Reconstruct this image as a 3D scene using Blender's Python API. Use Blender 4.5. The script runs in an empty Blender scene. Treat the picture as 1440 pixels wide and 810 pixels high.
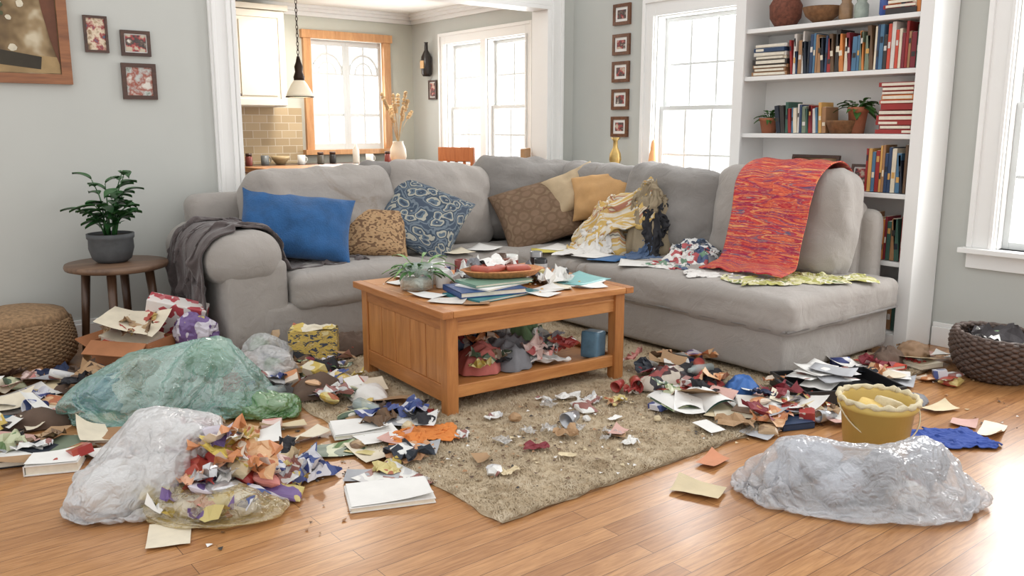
import bpy, bmesh, math, random, time
from mathutils import Vector, Matrix, Euler, noise
T00=time.time()
random.seed(7)
R=random.Random(11)
sc=bpy.context.scene
pi=math.pi
def lin(c): 
    c=c/255.0
    return c/12.92 if c<=.04045 else ((c+.055)/1.055)**2.4
def C(r,g,b): return (lin(r),lin(g),lin(b),1)
def N3(p,s=0): return noise.noise(Vector((p[0]+s*17.3,p[1]-s*9.1,p[2]+s*5.7)))
def ridge(p,s=0): return 1-2*abs(N3(p,s))
# ---------------------------------------------------------------- materials
MC={}
def newmat(name):
    m=bpy.data.materials.new(name); m.use_nodes=True
    nt=m.node_tree; nt.nodes.clear()
    o=nt.nodes.new('ShaderNodeOutputMaterial'); b=nt.nodes.new('ShaderNodeBsdfPrincipled')
    nt.links.new(b.outputs[0],o.inputs[0])
    return m,nt,b,o
def coord(nt,kind='Object',scale=(1,1,1),rot=(0,0,0)):
    t=nt.nodes.new('ShaderNodeTexCoord'); mp=nt.nodes.new('ShaderNodeMapping')
    mp.inputs['Scale'].default_value=scale; mp.inputs['Rotation'].default_value=rot
    nt.links.new(t.outputs[kind],mp.inputs[0]); return mp.outputs[0]
def noi(nt,vec,scale,detail=4,dist=0,rough=.55):
    n=nt.nodes.new('ShaderNodeTexNoise'); n.inputs['Scale'].default_value=scale
    n.inputs['Detail'].default_value=detail; n.inputs['Distortion'].default_value=dist; n.inputs['Roughness'].default_value=rough
    nt.links.new(vec,n.inputs['Vector']); return n.outputs['Fac']
def ramp(nt,fac,stops,const=False):
    r=nt.nodes.new('ShaderNodeValToRGB'); cr=r.color_ramp
    if const: cr.interpolation='CONSTANT'
    while len(cr.elements)<len(stops): cr.elements.new(.5)
    for e,(p,c) in zip(cr.elements,stops): e.position=p; e.color=c
    nt.links.new(fac,r.inputs[0]); return r.outputs[0]
def bumpn(nt,b,h,strength,dist=.01):
    n=nt.nodes.new('ShaderNodeBump'); n.inputs['Strength'].default_value=strength; n.inputs['Distance'].default_value=dist
    nt.links.new(h,n.inputs['Height']); nt.links.new(n.outputs[0],b.inputs['Normal'])
def dk(c,f): return (min(1,c[0]*f),min(1,c[1]*f),min(1,c[2]*f),1)
def mat(name,col,rough=.6,var=.12,vs=6,bump=.2,bs=80,metal=0,alpha=1,coat=0,sheen=0,st=(1,1,1),dist=0,trans=0):
    if name in MC: return MC[name]
    m,nt,b,o=newmat(name); v=coord(nt,'Object',st)
    f=noi(nt,v,vs,4,dist)
    nt.links.new(ramp(nt,f,[(.3,dk(col,1-var)),(.7,dk(col,1+var))]),b.inputs['Base Color'])
    b.inputs['Roughness'].default_value=rough; b.inputs['Metallic'].default_value=metal
    b.inputs['Alpha'].default_value=alpha; b.inputs['Coat Weight'].default_value=coat
    b.inputs['Sheen Weight'].default_value=sheen; b.inputs['Transmission Weight'].default_value=trans
    if bump: bumpn(nt,b,noi(nt,v,bs,3,dist),bump,.004)
    MC[name]=m; return m
def pal(name,cols,scale=20,rough=.5,kind='Object',st=(1,1,1),bump=.1,tex='vor',dist=.6,detail=3):
    if name in MC: return MC[name]
    m,nt,b,o=newmat(name); v=coord(nt,kind,st)
    if tex=='vor':
        t=nt.nodes.new('ShaderNodeTexVoronoi'); t.inputs['Scale'].default_value=scale; nt.links.new(v,t.inputs['Vector'])
        s=nt.nodes.new('ShaderNodeSeparateColor'); nt.links.new(t.outputs['Color'],s.inputs[0]); f=s.outputs[0]
    else: 
        f=noi(nt,v,scale,detail,dist)
    n=len(cols)
    if tex=='vor': stops=[(i/n,c) for i,c in enumerate(cols)]
    else: stops=[(.28+.44*i/n,c) for i,c in enumerate(cols)]
    nt.links.new(ramp(nt,f,stops,True if tex!='soft' else False),b.inputs['Base Color'])
    b.inputs['Roughness'].default_value=rough
    if bump: bumpn(nt,b,noi(nt,v,scale*3,3),bump,.004)
    MC[name]=m; return m
def wood(name,c1,c2,axis=0,rough=.4,scale=10,coat=.1):
    if name in MC: return MC[name]
    m,nt,b,o=newmat(name); st=[1,1,1]; 
    for i in range(3):
        st[i]=.12 if i==axis else 1
    v=coord(nt,'Object',tuple(st)); f=noi(nt,v,scale*2,6,1.2)
    f2=noi(nt,v,scale*12,3,0)
    mx=nt.nodes.new('ShaderNodeMath'); mx.operation='MULTIPLY_ADD'; mx.inputs[1].default_value=.3
    nt.links.new(f2,mx.inputs[0]); nt.links.new(f,mx.inputs[2])
    nt.links.new(ramp(nt,mx.outputs[0],[(.4,c1),(.9,c2)]),b.inputs['Base Color'])
    b.inputs['Roughness'].default_value=rough; b.inputs['Coat Weight'].default_value=coat
    bumpn(nt,b,f2,.1,.002); MC[name]=m; return m
def plastic(name,col,alpha,wr=14,rough=.12,strn=.9,edge=.4):
    m,nt,b,o=newmat(name); nt.nodes.remove(b)
    t=nt.nodes.new('ShaderNodeTexCoord')
    def rn(scale,dist):
        s=nt.nodes.new('ShaderNodeMath'); s.operation='SUBTRACT'; s.inputs[1].default_value=.5; nt.links.new(noi(nt,t.outputs['Object'],scale,2,dist),s.inputs[0])
        a=nt.nodes.new('ShaderNodeMath'); a.operation='ABSOLUTE'; nt.links.new(s.outputs[0],a.inputs[0]); return a.outputs[0]
    a=rn(wr,1.0); c=rn(wr*2.7,.6)
    ad=nt.nodes.new('ShaderNodeMath'); ad.operation='MULTIPLY_ADD'; ad.inputs[1].default_value=.4; nt.links.new(c,ad.inputs[0]); nt.links.new(a,ad.inputs[2])
    bp=nt.nodes.new('ShaderNodeBump'); bp.inputs['Strength'].default_value=strn; bp.inputs['Distance'].default_value=.03; nt.links.new(ad.outputs[0],bp.inputs['Height'])
    df=nt.nodes.new('ShaderNodeBsdfDiffuse'); df.inputs[0].default_value=col; nt.links.new(bp.outputs[0],df.inputs['Normal'])
    tr=nt.nodes.new('ShaderNodeBsdfTranslucent'); tr.inputs[0].default_value=col
    mx=nt.nodes.new('ShaderNodeMixShader'); mx.inputs[0].default_value=.4
    nt.links.new(df.outputs[0],mx.inputs[1]); nt.links.new(tr.outputs[0],mx.inputs[2])
    tp=nt.nodes.new('ShaderNodeBsdfTransparent')
    lw=nt.nodes.new('ShaderNodeLayerWeight'); lw.inputs[0].default_value=.4; nt.links.new(bp.outputs[0],lw.inputs['Normal'])
    mr=nt.nodes.new('ShaderNodeMapRange'); mr.inputs[3].default_value=alpha; mr.inputs[4].default_value=min(1,alpha+edge); nt.links.new(lw.outputs['Facing'],mr.inputs[0])
    m2=nt.nodes.new('ShaderNodeMixShader'); nt.links.new(mr.outputs[0],m2.inputs[0]); nt.links.new(tp.outputs[0],m2.inputs[1]); nt.links.new(mx.outputs[0],m2.inputs[2])
    gl=nt.nodes.new('ShaderNodeBsdfGlossy'); gl.inputs['Roughness'].default_value=rough; gl.inputs[0].default_value=(1,1,1,1); nt.links.new(bp.outputs[0],gl.inputs['Normal'])
    g2=nt.nodes.new('ShaderNodeMapRange'); g2.inputs[3].default_value=.07; g2.inputs[4].default_value=.45; nt.links.new(lw.outputs['Facing'],g2.inputs[0])
    m3=nt.nodes.new('ShaderNodeMixShader'); nt.links.new(g2.outputs[0],m3.inputs[0]); nt.links.new(m2.outputs[0],m3.inputs[1]); nt.links.new(gl.outputs[0],m3.inputs[2]); nt.links.new(m3.outputs[0],o.inputs[0])
    MC[name]=m; return m
def glass():
    if 'glass' in MC: return MC['glass']
    m,nt,b,o=newmat('window_glass'); nt.nodes.remove(b)
    t=nt.nodes.new('ShaderNodeBsdfTransparent'); g=nt.nodes.new('ShaderNodeBsdfGlossy'); g.inputs['Roughness'].default_value=.03
    mx=nt.nodes.new('ShaderNodeMixShader'); mx.inputs[0].default_value=.05
    nt.links.new(t.outputs[0],mx.inputs[1]); nt.links.new(g.outputs[0],mx.inputs[2]); nt.links.new(mx.outputs[0],o.inputs[0])
    MC['glass']=m; return m
def floor_mat():
    m,nt,b,o=newmat('oak_strip_floor'); v=coord(nt,'Object')
    br=nt.nodes.new('ShaderNodeTexBrick'); nt.links.new(v,br.inputs['Vector'])
    br.inputs['Scale'].default_value=1; br.inputs['Brick Width'].default_value=1.15; br.inputs['Row Height'].default_value=.075
    br.inputs['Mortar Size'].default_value=.0012; br.inputs['Mortar Smooth'].default_value=.2; br.offset=.37
    br.inputs['Color1'].default_value=C(170,120,74); br.inputs['Color2'].default_value=C(198,148,98); br.inputs['Mortar'].default_value=C(94,60,34)
    v2=coord(nt,'Object',(1.2,14,1)); f=noi(nt,v2,6,6,.8)
    r=ramp(nt,f,[(.3,C(204,188,168)),(.65,C(255,255,255))])
    mx=nt.nodes.new('ShaderNodeMix'); mx.data_type='RGBA'; mx.blend_type='MULTIPLY'; mx.inputs[0].default_value=.9
    nt.links.new(br.outputs['Color'],mx.inputs[6]); nt.links.new(r,mx.inputs[7]); nt.links.new(mx.outputs[2],b.inputs['Base Color'])
    rr=nt.nodes.new('ShaderNodeMapRange'); rr.inputs[3].default_value=.22; rr.inputs[4].default_value=.42; nt.links.new(noi(nt,v,3,4),rr.inputs[0])
    nt.links.new(rr.outputs[0],b.inputs['Roughness']); b.inputs['Coat Weight'].default_value=.2; b.inputs['Coat Roughness'].default_value=.22
    bumpn(nt,b,br.outputs['Fac'],-.15,.002); return m
# ---------------------------------------------------------------- mesh builder
_cube={}
def cubegrid(n):
    if n in _cube: return _cube[n]
    bm=bmesh.new(); bmesh.ops.create_cube(bm,size=2)
    bmesh.ops.subdivide_edges(bm,edges=bm.edges[:],cuts=n,use_grid_fill=True)
    bm.verts.ensure_lookup_table()
    r=([v.co.copy() for v in bm.verts],[[v.index for v in f.verts] for f in bm.faces]); bm.free(); _cube[n]=r; return r
_ico={}
def ico(n):
    if n in _ico: return _ico[n]
    bm=bmesh.new(); bmesh.ops.create_icosphere(bm,subdivisions=n,radius=1); bm.verts.ensure_lookup_table()
    r=([v.co.copy() for v in bm.verts],[[v.index for v in f.verts] for f in bm.faces]); bm.free(); _ico[n]=r; return r
class M:
    def __init__(s,name): s.n=name; s.v=[]; s.f=[]; s.fm=[]; s.fs=[]; s.uv=[]; s.mats=[]; s.T=Matrix()
    def mi(s,m):
        if m not in s.mats: s.mats.append(m)
        return s.mats.index(m)
    def add(s,vs,fs,m,smooth=True,uvs=None,T=None):
        b=len(s.v); X=s.T if T is None else s.T@T
        s.v+= [X@Vector(v) for v in vs]; s.f+=[[i+b for i in f] for f in fs]
        k=s.mi(m); s.fm+=[k]*len(fs); s.fs+=[smooth]*len(fs); s.uv+= uvs if uvs else [(0,0)]*len(vs)
    def box(s,c,d,m,rot=(0,0,0)):
        hx,hy,hz=d[0]/2,d[1]/2,d[2]/2
        vs=[(x,y,z) for x in(-hx,hx) for y in(-hy,hy) for z in(-hz,hz)]
        fs=[(0,1,3,2),(4,6,7,5),(0,4,5,1),(2,3,7,6),(0,2,6,4),(1,5,7,3)]
        s.add(vs,fs,m,False,None,Matrix.Translation(c)@Euler(rot).to_matrix().to_4x4())
    def b2(s,x0,x1,y0,y1,z0,z1,m): s.box(((x0+x1)/2,(y0+y1)/2,(z0+z1)/2),(x1-x0,y1-y0,z1-z0),m)
    def soft(s,c,d,r,m,rot=(0,0,0),puff=(0,0,0),amp=0,ns=5,n=16,seed=0,rd=.5):
        vs,fs=cubegrid(n); h=Vector((d[0]/2,d[1]/2,d[2]/2)); out=[];uv=[]
        for p in vs:
            q=Vector([math.sin(p[i]*pi/2)*h[i] for i in range(3)])
            k=Vector([max(-(h[i]-r),min(h[i]-r,q[i])) for i in range(3)]); e=q-k
            if e.length>1e-6: q=k+e.normalized()*r
            nn=Vector([q[i]/h[i] for i in range(3)])
            for i in range(3):
                a,b=(i+1)%3,(i+2)%3
                q[i]+=nn[i]*puff[i]*(max(0,1-nn[a]**2)*max(0,1-nn[b]**2))**.6
            if amp:
                w=q*ns; t=ridge(w,seed)*.6+N3(w*2.3,seed)*.4+.25*ridge(w*2.1,seed+3)
                dirn=Vector((nn[0]**5,nn[1]**5,nn[2]**5)); 
                if dirn.length>1e-6: q+=dirn.normalized()*amp*t
            out.append(q); uv.append((nn[0]*.5+.5,nn[2]*.5+.5))
        s.add(out,fs,m,True,uv,Matrix.Translation(c)@Euler(rot).to_matrix().to_4x4())
    def lathe(s,prof,c,m,seg=32,rot=(0,0,0),fn=None,smooth=True,cap=True):
        vs=[];fs=[];n=len(prof)
        for r,z in prof:
            for j in range(seg):
                a=2*pi*j/seg; rr=r
                if fn: rr=r*fn(a,z)
                vs.append((rr*math.cos(a),rr*math.sin(a),z))
        for i in range(n-1):
            for j in range(seg):
                k=(j+1)%seg; fs.append((i*seg+j,i*seg+k,(i+1)*seg+k,(i+1)*seg+j))
        if cap:
            if prof[0][0]>1e-4: fs.append(tuple(range(seg))[::-1])
            if prof[-1][0]>1e-4 and cap!='b': fs.append(tuple((n-1)*seg+j for j in range(seg)))
        s.add(vs,fs,m,smooth,None,Matrix.Translation(c)@Euler(rot).to_matrix().to_4x4())
    def tube(s,pts,rad,m,seg=8):
        pts=[Vector(p) for p in pts]; n=len(pts); vs=[];fs=[]
        if not isinstance(rad,(list,tuple)): rad=[rad]*n
        for i,p in enumerate(pts):
            t=(pts[min(n-1,i+1)]-pts[max(0,i-1)]).normalized()
            a=t.cross(Vector((0,0,1)) if abs(t.z)<.9 else Vector((1,0,0))).normalized(); b=t.cross(a)
            for j in range(seg):
                an=2*pi*j/seg; vs.append(p+(a*math.cos(an)+b*math.sin(an))*rad[i])
        for i in range(n-1):
            for j in range(seg):
                k=(j+1)%seg; fs.append((i*seg+j,i*seg+k,(i+1)*seg+k,(i+1)*seg+j))
        fs.append(tuple(range(seg))[::-1]); fs.append(tuple((n-1)*seg+j for j in range(seg)))
        s.add(vs,fs,m,True)
    def grid(s,fn,nu,nv,m,smooth=True,T=None):
        vs=[];uv=[];fs=[]
        for i in range(nu+1):
            for j in range(nv+1):
                u,v=i/nu,j/nv; vs.append(fn(u,v)); uv.append((u,v))
        for i in range(nu):
            for j in range(nv):
                a=i*(nv+1)+j; fs.append((a,a+1,a+nv+2,a+nv+1))
        s.add(vs,fs,m,smooth,uv,T)
    def pillow(s,c,w,h,t,rot,m,seed=0,wr=.012,n=28,pinch=.07,smooth=True,sag=.05):
        T=Matrix.Translation(c)@Euler(rot).to_matrix().to_4x4(); k_=w/.5
        for sg in (1,-1):
            def fn(u,v):
                a=math.sin((u-.5)*pi);b=math.sin((v-.5)*pi)
                x=a*w/2*(1-pinch*(1-b*b)); y=b*h/2*(1-pinch*(1-a*a))
                e=(max(0,1-a*a)*max(0,1-b*b))
                z=t/2*e**.42
                z+=wr*min(1,e*5)*(ridge((x*7/k_,y*7/k_,sg*2.),seed)*.7+N3((x*16/k_,y*16/k_,sg),seed)*.4)
                z+=sag*N3((x*2.5,y*2.5,0),seed)*e**.5
                zz=sg*z+ sag*.6*N3((x*3,y*3,9),seed)
                return (x,y,zz)
            s.grid(fn,n,n,m,smooth,T)
    def leaf(s,base,d,l,w,m,droop=.3,n=6):
        base=Vector(base); d=Vector(d).normalized(); side=d.cross(Vector((0,0,1)))
        if side.length<.1: side=Vector((1,0,0))
        side.normalize()
        def fn(u,v):
            ww=w*math.sin(pi*min(1,u**.8*.97+.02))*.5
            p=base+d*l*u-Vector((0,0,1))*droop*l*u*u+side*ww*(v-.5)*2
            p.z+=abs(v-.5)*w*.35
            return p
        s.grid(fn,n,2,m)
    def heap(s,c,rx,ry,h,m,seed=0,rot=0,fold=.35,fs=6,n=44,edge=.25,p=.7,base=.004):
        T=Matrix.Translation(c)@Matrix.Rotation(rot,4,'Z')
        def fn(u,v):
            r=u; a=v*2*pi
            e=1+edge*N3((math.cos(a)*1.6,math.sin(a)*1.6,3),seed)+edge*.5*N3((math.cos(a)*4,math.sin(a)*4,1),seed)
            x=math.cos(a)*r*rx*e; y=math.sin(a)*r*ry*e
            q=(x*fs+N3((x*4,y*4,0),seed)*.9,y*fs+N3((x*4,y*4,7),seed)*.9,0)
            z=max(0,1-r**2.2)**p*h*(1-fold*.5+fold*ridge(q,seed)+fold*.35*ridge((q[0]*2.2,q[1]*2.2,2),seed))
            z+=min(1,(1-r)*5)*.006*(1+ridge(q,seed+3))
            return (x,y,max(base,z+base))
        s.grid(fn,n,n*2,m,True,T)
    def bag(s,c,rad,rot,m,seed=0,n=5,a1=.2,a2=.12,a3=.05,flat=.75,sc_=1,smooth=True):
        vs,fs=ico(n); out=[]; T=Matrix.Translation(c)@Euler(rot).to_matrix().to_4x4()
        for d in vs:
            w=d+Vector((N3(d*1.3,seed+1),N3(d*1.3,seed+2),N3(d*1.3,seed+3)))*.35
            r=1+a1*N3(w*1.5*sc_,seed)+a2*ridge(w*2.6*sc_,seed+4)+a3*ridge(w*6.5*sc_,seed+5)+a3*.4*ridge(w*15*sc_,seed+6)
            p=Vector((d.x*rad[0]*r,d.y*rad[1]*r,d.z*rad[2]*r))
            p.z=max(p.z,-rad[2]*flat)
            out.append(p)
        s.add(out,fs,m,smooth,None,T)
    def ball(s,c,r,m,seed=0,sq=.7,n=2,amp=.35,rad=None):
        vs,fs=ico(n); rx,ry,rz=rad if rad else (r,r,r*sq)
        out=[]
        for d in vs:
            k=1+amp*ridge(d*2.3,seed)+amp*.4*N3(d*5,seed)
            out.append((c[0]+d.x*rx*k,c[1]+d.y*ry*k,max(c[2]-rz*.85,c[2]+d.z*rz*k)))
        s.add(out,fs,m,False)
    def sheet(s,c,w,h,rz,m,amp=.01,curl=0,seed=0,n=6,tilt=(0,0),freq=5,smooth=True):
        T=Matrix.Translation(c)@Matrix.Rotation(rz,4,'Z')@Euler((tilt[0],tilt[1],0)).to_matrix().to_4x4()
        def fn(u,v):
            x=(u-.5)*w;y=(v-.5)*h
            z=amp*(1+N3((x*freq,y*freq,seed),seed))+amp*.6*abs(ridge((x*freq*2,y*freq*2,1),seed))
            z+=curl*max(0,u+v-1.2)**2+curl*.5*max(0,.6-u-v*.3)**2
            return (x,y,z+abs(math.sin(tilt[0]))*h/2+abs(math.sin(tilt[1]))*w/2)
        s.grid(fn,n,n,m,smooth,T)
    def wrapper(s,c,w,h,rz,m,seed=0,n=9,k=.35,tilt=(0,0)):
        T=Matrix.Translation(c)@Matrix.Rotation(rz,4,'Z')@Euler((tilt[0],tilt[1],0)).to_matrix().to_4x4()
        a=k*min(w,h); up=abs(math.sin(tilt[0]))*h/2+abs(math.sin(tilt[1]))*w/2
        def fn(u,v):
            x=(u-.5)*w;y=(v-.5)*h; q=(x/w*3.,y/h*3.,seed)
            return (x+a*N3(q,seed)*.8,y+a*N3(q,seed+2)*.8,up+.004+a*abs(N3(q,seed+5))*1.6+a*.25*abs(N3((q[0]*3,q[1]*3,0),seed+6)))
        s.grid(fn,n,n,m,False,T)
    def book(s,c,d,rz,cover,pages,tilt=(0,0)):
        T=s.T; s.T=T@Matrix.Translation(c)@Euler((tilt[0],tilt[1],rz)).to_matrix().to_4x4()
        w,h,t=d; k=min(.004,t*.15)
        s.box((0,0,t-k/2),(w,h,k),cover); s.box((0,0,k/2),(w,h,k),cover); s.box((-w/2+k/2,0,t/2),(k,h,t),cover)
        s.box((.002,0,t/2),(w-.01,h-.012,t-2*k),pages); s.T=T
    def done(s,bevel=0,solid=0,parent=None,sub=0,edge=False):
        me=bpy.data.meshes.new(s.n); me.from_pydata(s.v,[],s.f)
        for m in s.mats: me.materials.append(m)
        me.polygons.foreach_set('material_index',s.fm); me.polygons.foreach_set('use_smooth',s.fs)
        ul=me.uv_layers.new(name='UVMap'); li=[0]*len(me.loops); me.loops.foreach_get('vertex_index',li)
        fl=[]; 
        for i in li: fl+=s.uv[i]
        ul.data.foreach_set('uv',fl); me.validate(); me.update()
        ob=bpy.data.objects.new(s.n,me); sc.collection.objects.link(ob)
        if solid: 
            q=ob.modifiers.new('s','SOLIDIFY'); q.thickness=solid; q.offset=1
        if bevel:
            q=ob.modifiers.new('b','BEVEL'); q.width=bevel; q.segments=2; q.limit_method='ANGLE'; q.angle_limit=math.radians(50)
        if sub:
            q=ob.modifiers.new('u','SUBSURF'); q.levels=sub; q.render_levels=sub
        if parent: ob.parent=parent
        return ob
def cat(pts,n):
    P=[Vector(p) for p in pts]; P=[P[0]*2-P[1]]+P+[P[-1]*2-P[-2]]; m=len(P)-3
    def f(t):
        x=min(.99999,max(0,t))*m; i=int(x); u=x-i; a,b,c,d=P[i:i+4]
        return .5*((2*b)+(c-a)*u+(2*a-5*b+4*c-d)*u*u+(3*b-a-3*c+d)*u**3)
    return f
def drape(mo,pts,wv,m,amp=.02,freq=4,seed=0,nu=70,nv=36,taper=0,edge=.03):
    f=cat(pts,0); wv=Vector(wv); wn=wv.normalized()
    def fn(u,v):
        p=f(u); t=(f(min(1,u+.02))-f(max(0,u-.02))).normalized(); nrm=wn.cross(t).normalized()
        if nrm.z<-.2: nrm=-nrm
        k=(v-.5)*(1-taper*math.sin(u*3))
        q=p+wv*k
        a=ridge((v*freq,u*1.3,0),seed)*.6+N3((v*freq*2.2,u*2.5,3),seed)*.6+.25*ridge((v*4,u*9,5),seed)
        q+=nrm*(amp*(1+a))+t*edge*N3((v*4,0,0),seed+2)*(abs(u-.5)*2)+wn*edge*N3((u*5,v,1),seed+4)
        return q
    mo.grid(fn,nu,nv,m)
# ---- cloth simulation helpers (results are baked to static meshes; temporary colliders are deleted)
SIMS=[];TEMP=[];GRP={}
def collide(o,t=.006,fr=10,grp=None):
    o.modifiers.new('col','COLLISION'); o.collision.thickness_outer=t; o.collision.cloth_friction=fr; TEMP.append(o)
    if grp: group(grp).objects.link(o)
def group(g):
    if g not in GRP: GRP[g]=bpy.data.collections.new('sim_'+g)
    return GRP[g]
PROX=[]
def proxy(mo,grp,t=.006,fr=15):
    o=mo.done(); collide(o,t,fr,grp); PROX.append(o)
def cloth(o,grp,mass=.2,tens=10,bend=.5,grow=0,pres=0,selfc=False,dist=.005,air=1,q=4):
    cm=o.modifiers.new('cl','CLOTH'); st=cm.settings; st.quality=q; st.mass=mass; st.tension_stiffness=tens; st.compression_stiffness=tens; st.shear_stiffness=tens*.4; st.bending_stiffness=bend; st.air_damping=air
    if grow: st.shrink_min=-grow; st.shrink_max=-grow
    if pres: st.use_pressure=True; st.uniform_pressure_force=pres
    cm.collision_settings.distance_min=dist; cm.collision_settings.collision_quality=1 if not pres else 2
    cm.collision_settings.collection=group(grp)
    if selfc: cm.collision_settings.use_self_collision=True; cm.collision_settings.self_distance_min=.006
    SIMS.append(o)
def simbag(name,c,rad,rot,mt,lumps,sub=5,grow=.25,bend=.01,pres=.3,seed=0,tens=6):
    q=M(name+'_contents'); rm=Matrix.Rotation(rot,3,'Z'); vs,fs=ico(3); g='bag%d'%len(SIMS)
    for i,(dx,dy,z,rx,ry,rz,lm) in enumerate(lumps):
        o_=rm@Vector((dx,dy,0)); out=[]
        for d in vs:
            k=1+.28*N3(d*2,seed+i)+.08*ridge(d*4,seed+i); out.append((c[0]+o_.x+d.x*rx*k,c[1]+o_.y+d.y*ry*k,max(.008,z+d.z*rz*k)))
        q.add(out,fs,lm,True)
    co=q.done(); co.name='contents'; collide(co,.007,4,g)
    f_=M('tmpf'); f_.b2(c[0]-.8,c[0]+.8,c[1]-.8,c[1]+.8,-.05,.001,WHITEP); proxy(f_,g,.004,20)
    b=M(name); vs,fs=ico(sub); out=[]
    for d in vs:
        k=1+.16*N3(d*1.6,seed+9)+.03*N3(d*7,seed); p=rm@Vector((d.x*rad[0]*k,d.y*rad[1]*k,d.z*rad[2]*k)); out.append((c[0]+p.x,c[1]+p.y,max(.01,c[2]+p.z)))
    b.add(out,fs,mt,True); o=b.done(); o['bag']=seed; cloth(o,g,.08,tens,bend,grow,pres,dist=.004,air=2,q=5); co.parent=o; return o
def simsheet(name,c,w,h,rot,mt,A=.05,fq=4,seed=0,n=48,solid=.003,selfc=False,bend=.3,mass=.2,tilt=(0,0),grow=0,grp='sofa'):
    m=M(name); T=Matrix.Translation(c)@Matrix.Rotation(rot,4,'Z')@Euler((tilt[0],tilt[1],0)).to_matrix().to_4x4()
    def fn(u,v):
        x=(u-.5)*w; y=(v-.5)*h
        return (x+.1*w*N3((x*fq,y*fq,3),seed)*min(1,A*20),y,A*(ridge((x*fq,y*fq,0),seed)+.5*N3((x*fq*2,y*fq*2,1),seed)))
    m.grid(fn,n,n,mt,True,T); o=m.done(); o['solid']=solid; cloth(o,grp,mass,12,bend,grow,0,selfc,dist=.006); return o
# ---------------------------------------------------------------- base materials
WALL=mat('wall_paint_grey',C(190,192,187),.85,.02,2,.05,200)
WALLK=mat('kitchen_wall_paint',C(196,197,186),.85,.02,2,.05,200)
TRIM=mat('white_trim_paint',C(234,234,232),.4,.01,3,.03,60)
SASH=mat('sash_paint_backlit_shade',C(204,207,206),.4,.01,3,.03,60)  # white sash paint greyed in its colour to imitate backlit shade
CEIL=mat('ceiling_paint',C(240,238,232),.9,.01,3,.05,150)
def sofamat(name,col):
    m,nt,b,o=newmat(name); v=coord(nt); f=noi(nt,v,3,5,.5); f2=noi(nt,v,1.7,6,1.5,.7)
    c1=ramp(nt,f,[(.3,dk(col,.92)),(.7,dk(col,1.07))]); st=ramp(nt,f2,[(.60,(1,1,1,1)),(.72,C(214,200,184))])
    mx=nt.nodes.new('ShaderNodeMix'); mx.data_type='RGBA'; mx.blend_type='MULTIPLY'; mx.inputs[0].default_value=1
    nt.links.new(c1,mx.inputs[6]); nt.links.new(st,mx.inputs[7]); nt.links.new(mx.outputs[2],b.inputs['Base Color'])
    b.inputs['Roughness'].default_value=.95; b.inputs['Sheen Weight'].default_value=.2
    s=nt.nodes.new('ShaderNodeMath'); s.operation='MULTIPLY_ADD'; s.inputs[1].default_value=4
    nt.links.new(noi(nt,v,11,2,1.0),s.inputs[0]); nt.links.new(noi(nt,v,300,2),s.inputs[2]); bumpn(nt,b,s.outputs[0],.5,.0045); return m
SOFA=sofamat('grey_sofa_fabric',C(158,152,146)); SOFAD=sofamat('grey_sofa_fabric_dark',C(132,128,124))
PAGE=mat('book_pages',C(226,219,202),.8,.06,40,.2,200)
WHITEP=mat('white_paper',C(226,225,221),.75,.05,10,.05,40)
PINE=wood('honey_pine_x',C(166,104,54),C(204,144,86),0)
PINEZ=wood('honey_pine_z',C(154,96,48),C(194,132,76),2)
PINED=wood('honey_pine_y',C(150,92,46),C(188,126,72),1)
DKW=wood('dark_walnut',C(62,42,30),C(100,72,52),2)
FR=wood('brown_frame_wood',C(72,42,26),C(120,76,48),0)
# ---------------------------------------------------------------- room
m=M('floor'); m.b2(-2.2,5.3,-2.2,8.4,-.1,0,floor_mat()); FLOOR=m.done()
def wallholes(name,ax,c0,c1,rng,zr,holes,mt):
    us=sorted(set([rng[0],rng[1]]+[h[0] for h in holes]+[h[1] for h in holes])); zs=sorted(set([zr[0],zr[1]]+[h[2] for h in holes]+[h[3] for h in holes]))
    m=M(name)
    for i in range(len(us)-1):
        for j in range(len(zs)-1):
            a,b=(us[i]+us[i+1])/2,(zs[j]+zs[j+1])/2
            if any(h[0]<a<h[1] and h[2]<b<h[3] for h in holes): continue
            if ax==0: m.b2(c0,c1,us[i],us[i+1],zs[j],zs[j+1],mt)
            else: m.b2(us[i],us[i+1],c0,c1,zs[j],zs[j+1],mt)
    return m.done()
H=2.75
wallholes('wall_right',0,5.16,5.32,(-.6,8.4),(0,H),[(1.15,2.06,.62,2.2),(3.9,4.68,.72,2.15),(6.27,6.88,.95,2.15),(6.97,7.58,.95,2.15)],WALL)
wallholes('wall_left',1,5.64,5.79,(-2.2,5.16),(0,H),[(2.16,4.86,0,2.3)],WALL)
wallholes('wall_back',1,8.25,8.4,(-.2,5.16),(0,2.5),[(3.92,4.80,1.08,2.2)],WALLK)
m=M('wall_kitchen'); m.b2(.9,1.0,5.79,8.25,0,2.5,WALLK); m.done()
m=M('ceiling'); m.b2(.9,5.16,5.79,8.25,2.5,2.6,CEIL); m.done()
m=M('trim_1')
for k,(a,b) in enumerate([(.10,.03),(.06,.07),(.03,.1)]):
    m.b2(1.0,5.16,8.25-b,8.25,2.5-a,2.5,TRIM); m.b2(5.16-b,5.16,5.8,8.25,2.5-a,2.5,TRIM)
m.done(.003)
m=M('trim_2')
def casing(m,x0,x1):
    m.b2(x0,x1,5.615,5.64,0,2.42,TRIM); m.b2(x0+.015,x0+.04,5.6,5.62,0,2.42,TRIM); m.b2(x1-.04,x1-.012,5.6,5.62,0,2.42,TRIM)
casing(m,2.0,2.15); casing(m,4.87,5.03)
m.b2(2.15,2.18,5.61,5.82,0,2.27,TRIM); m.b2(4.84,4.87,5.61,5.82,0,2.27,TRIM)
m.b2(2.15,4.87,5.612,5.64,2.3,2.42,TRIM); m.b2(2.15,4.87,5.61,5.82,2.27,2.3,TRIM)
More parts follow.
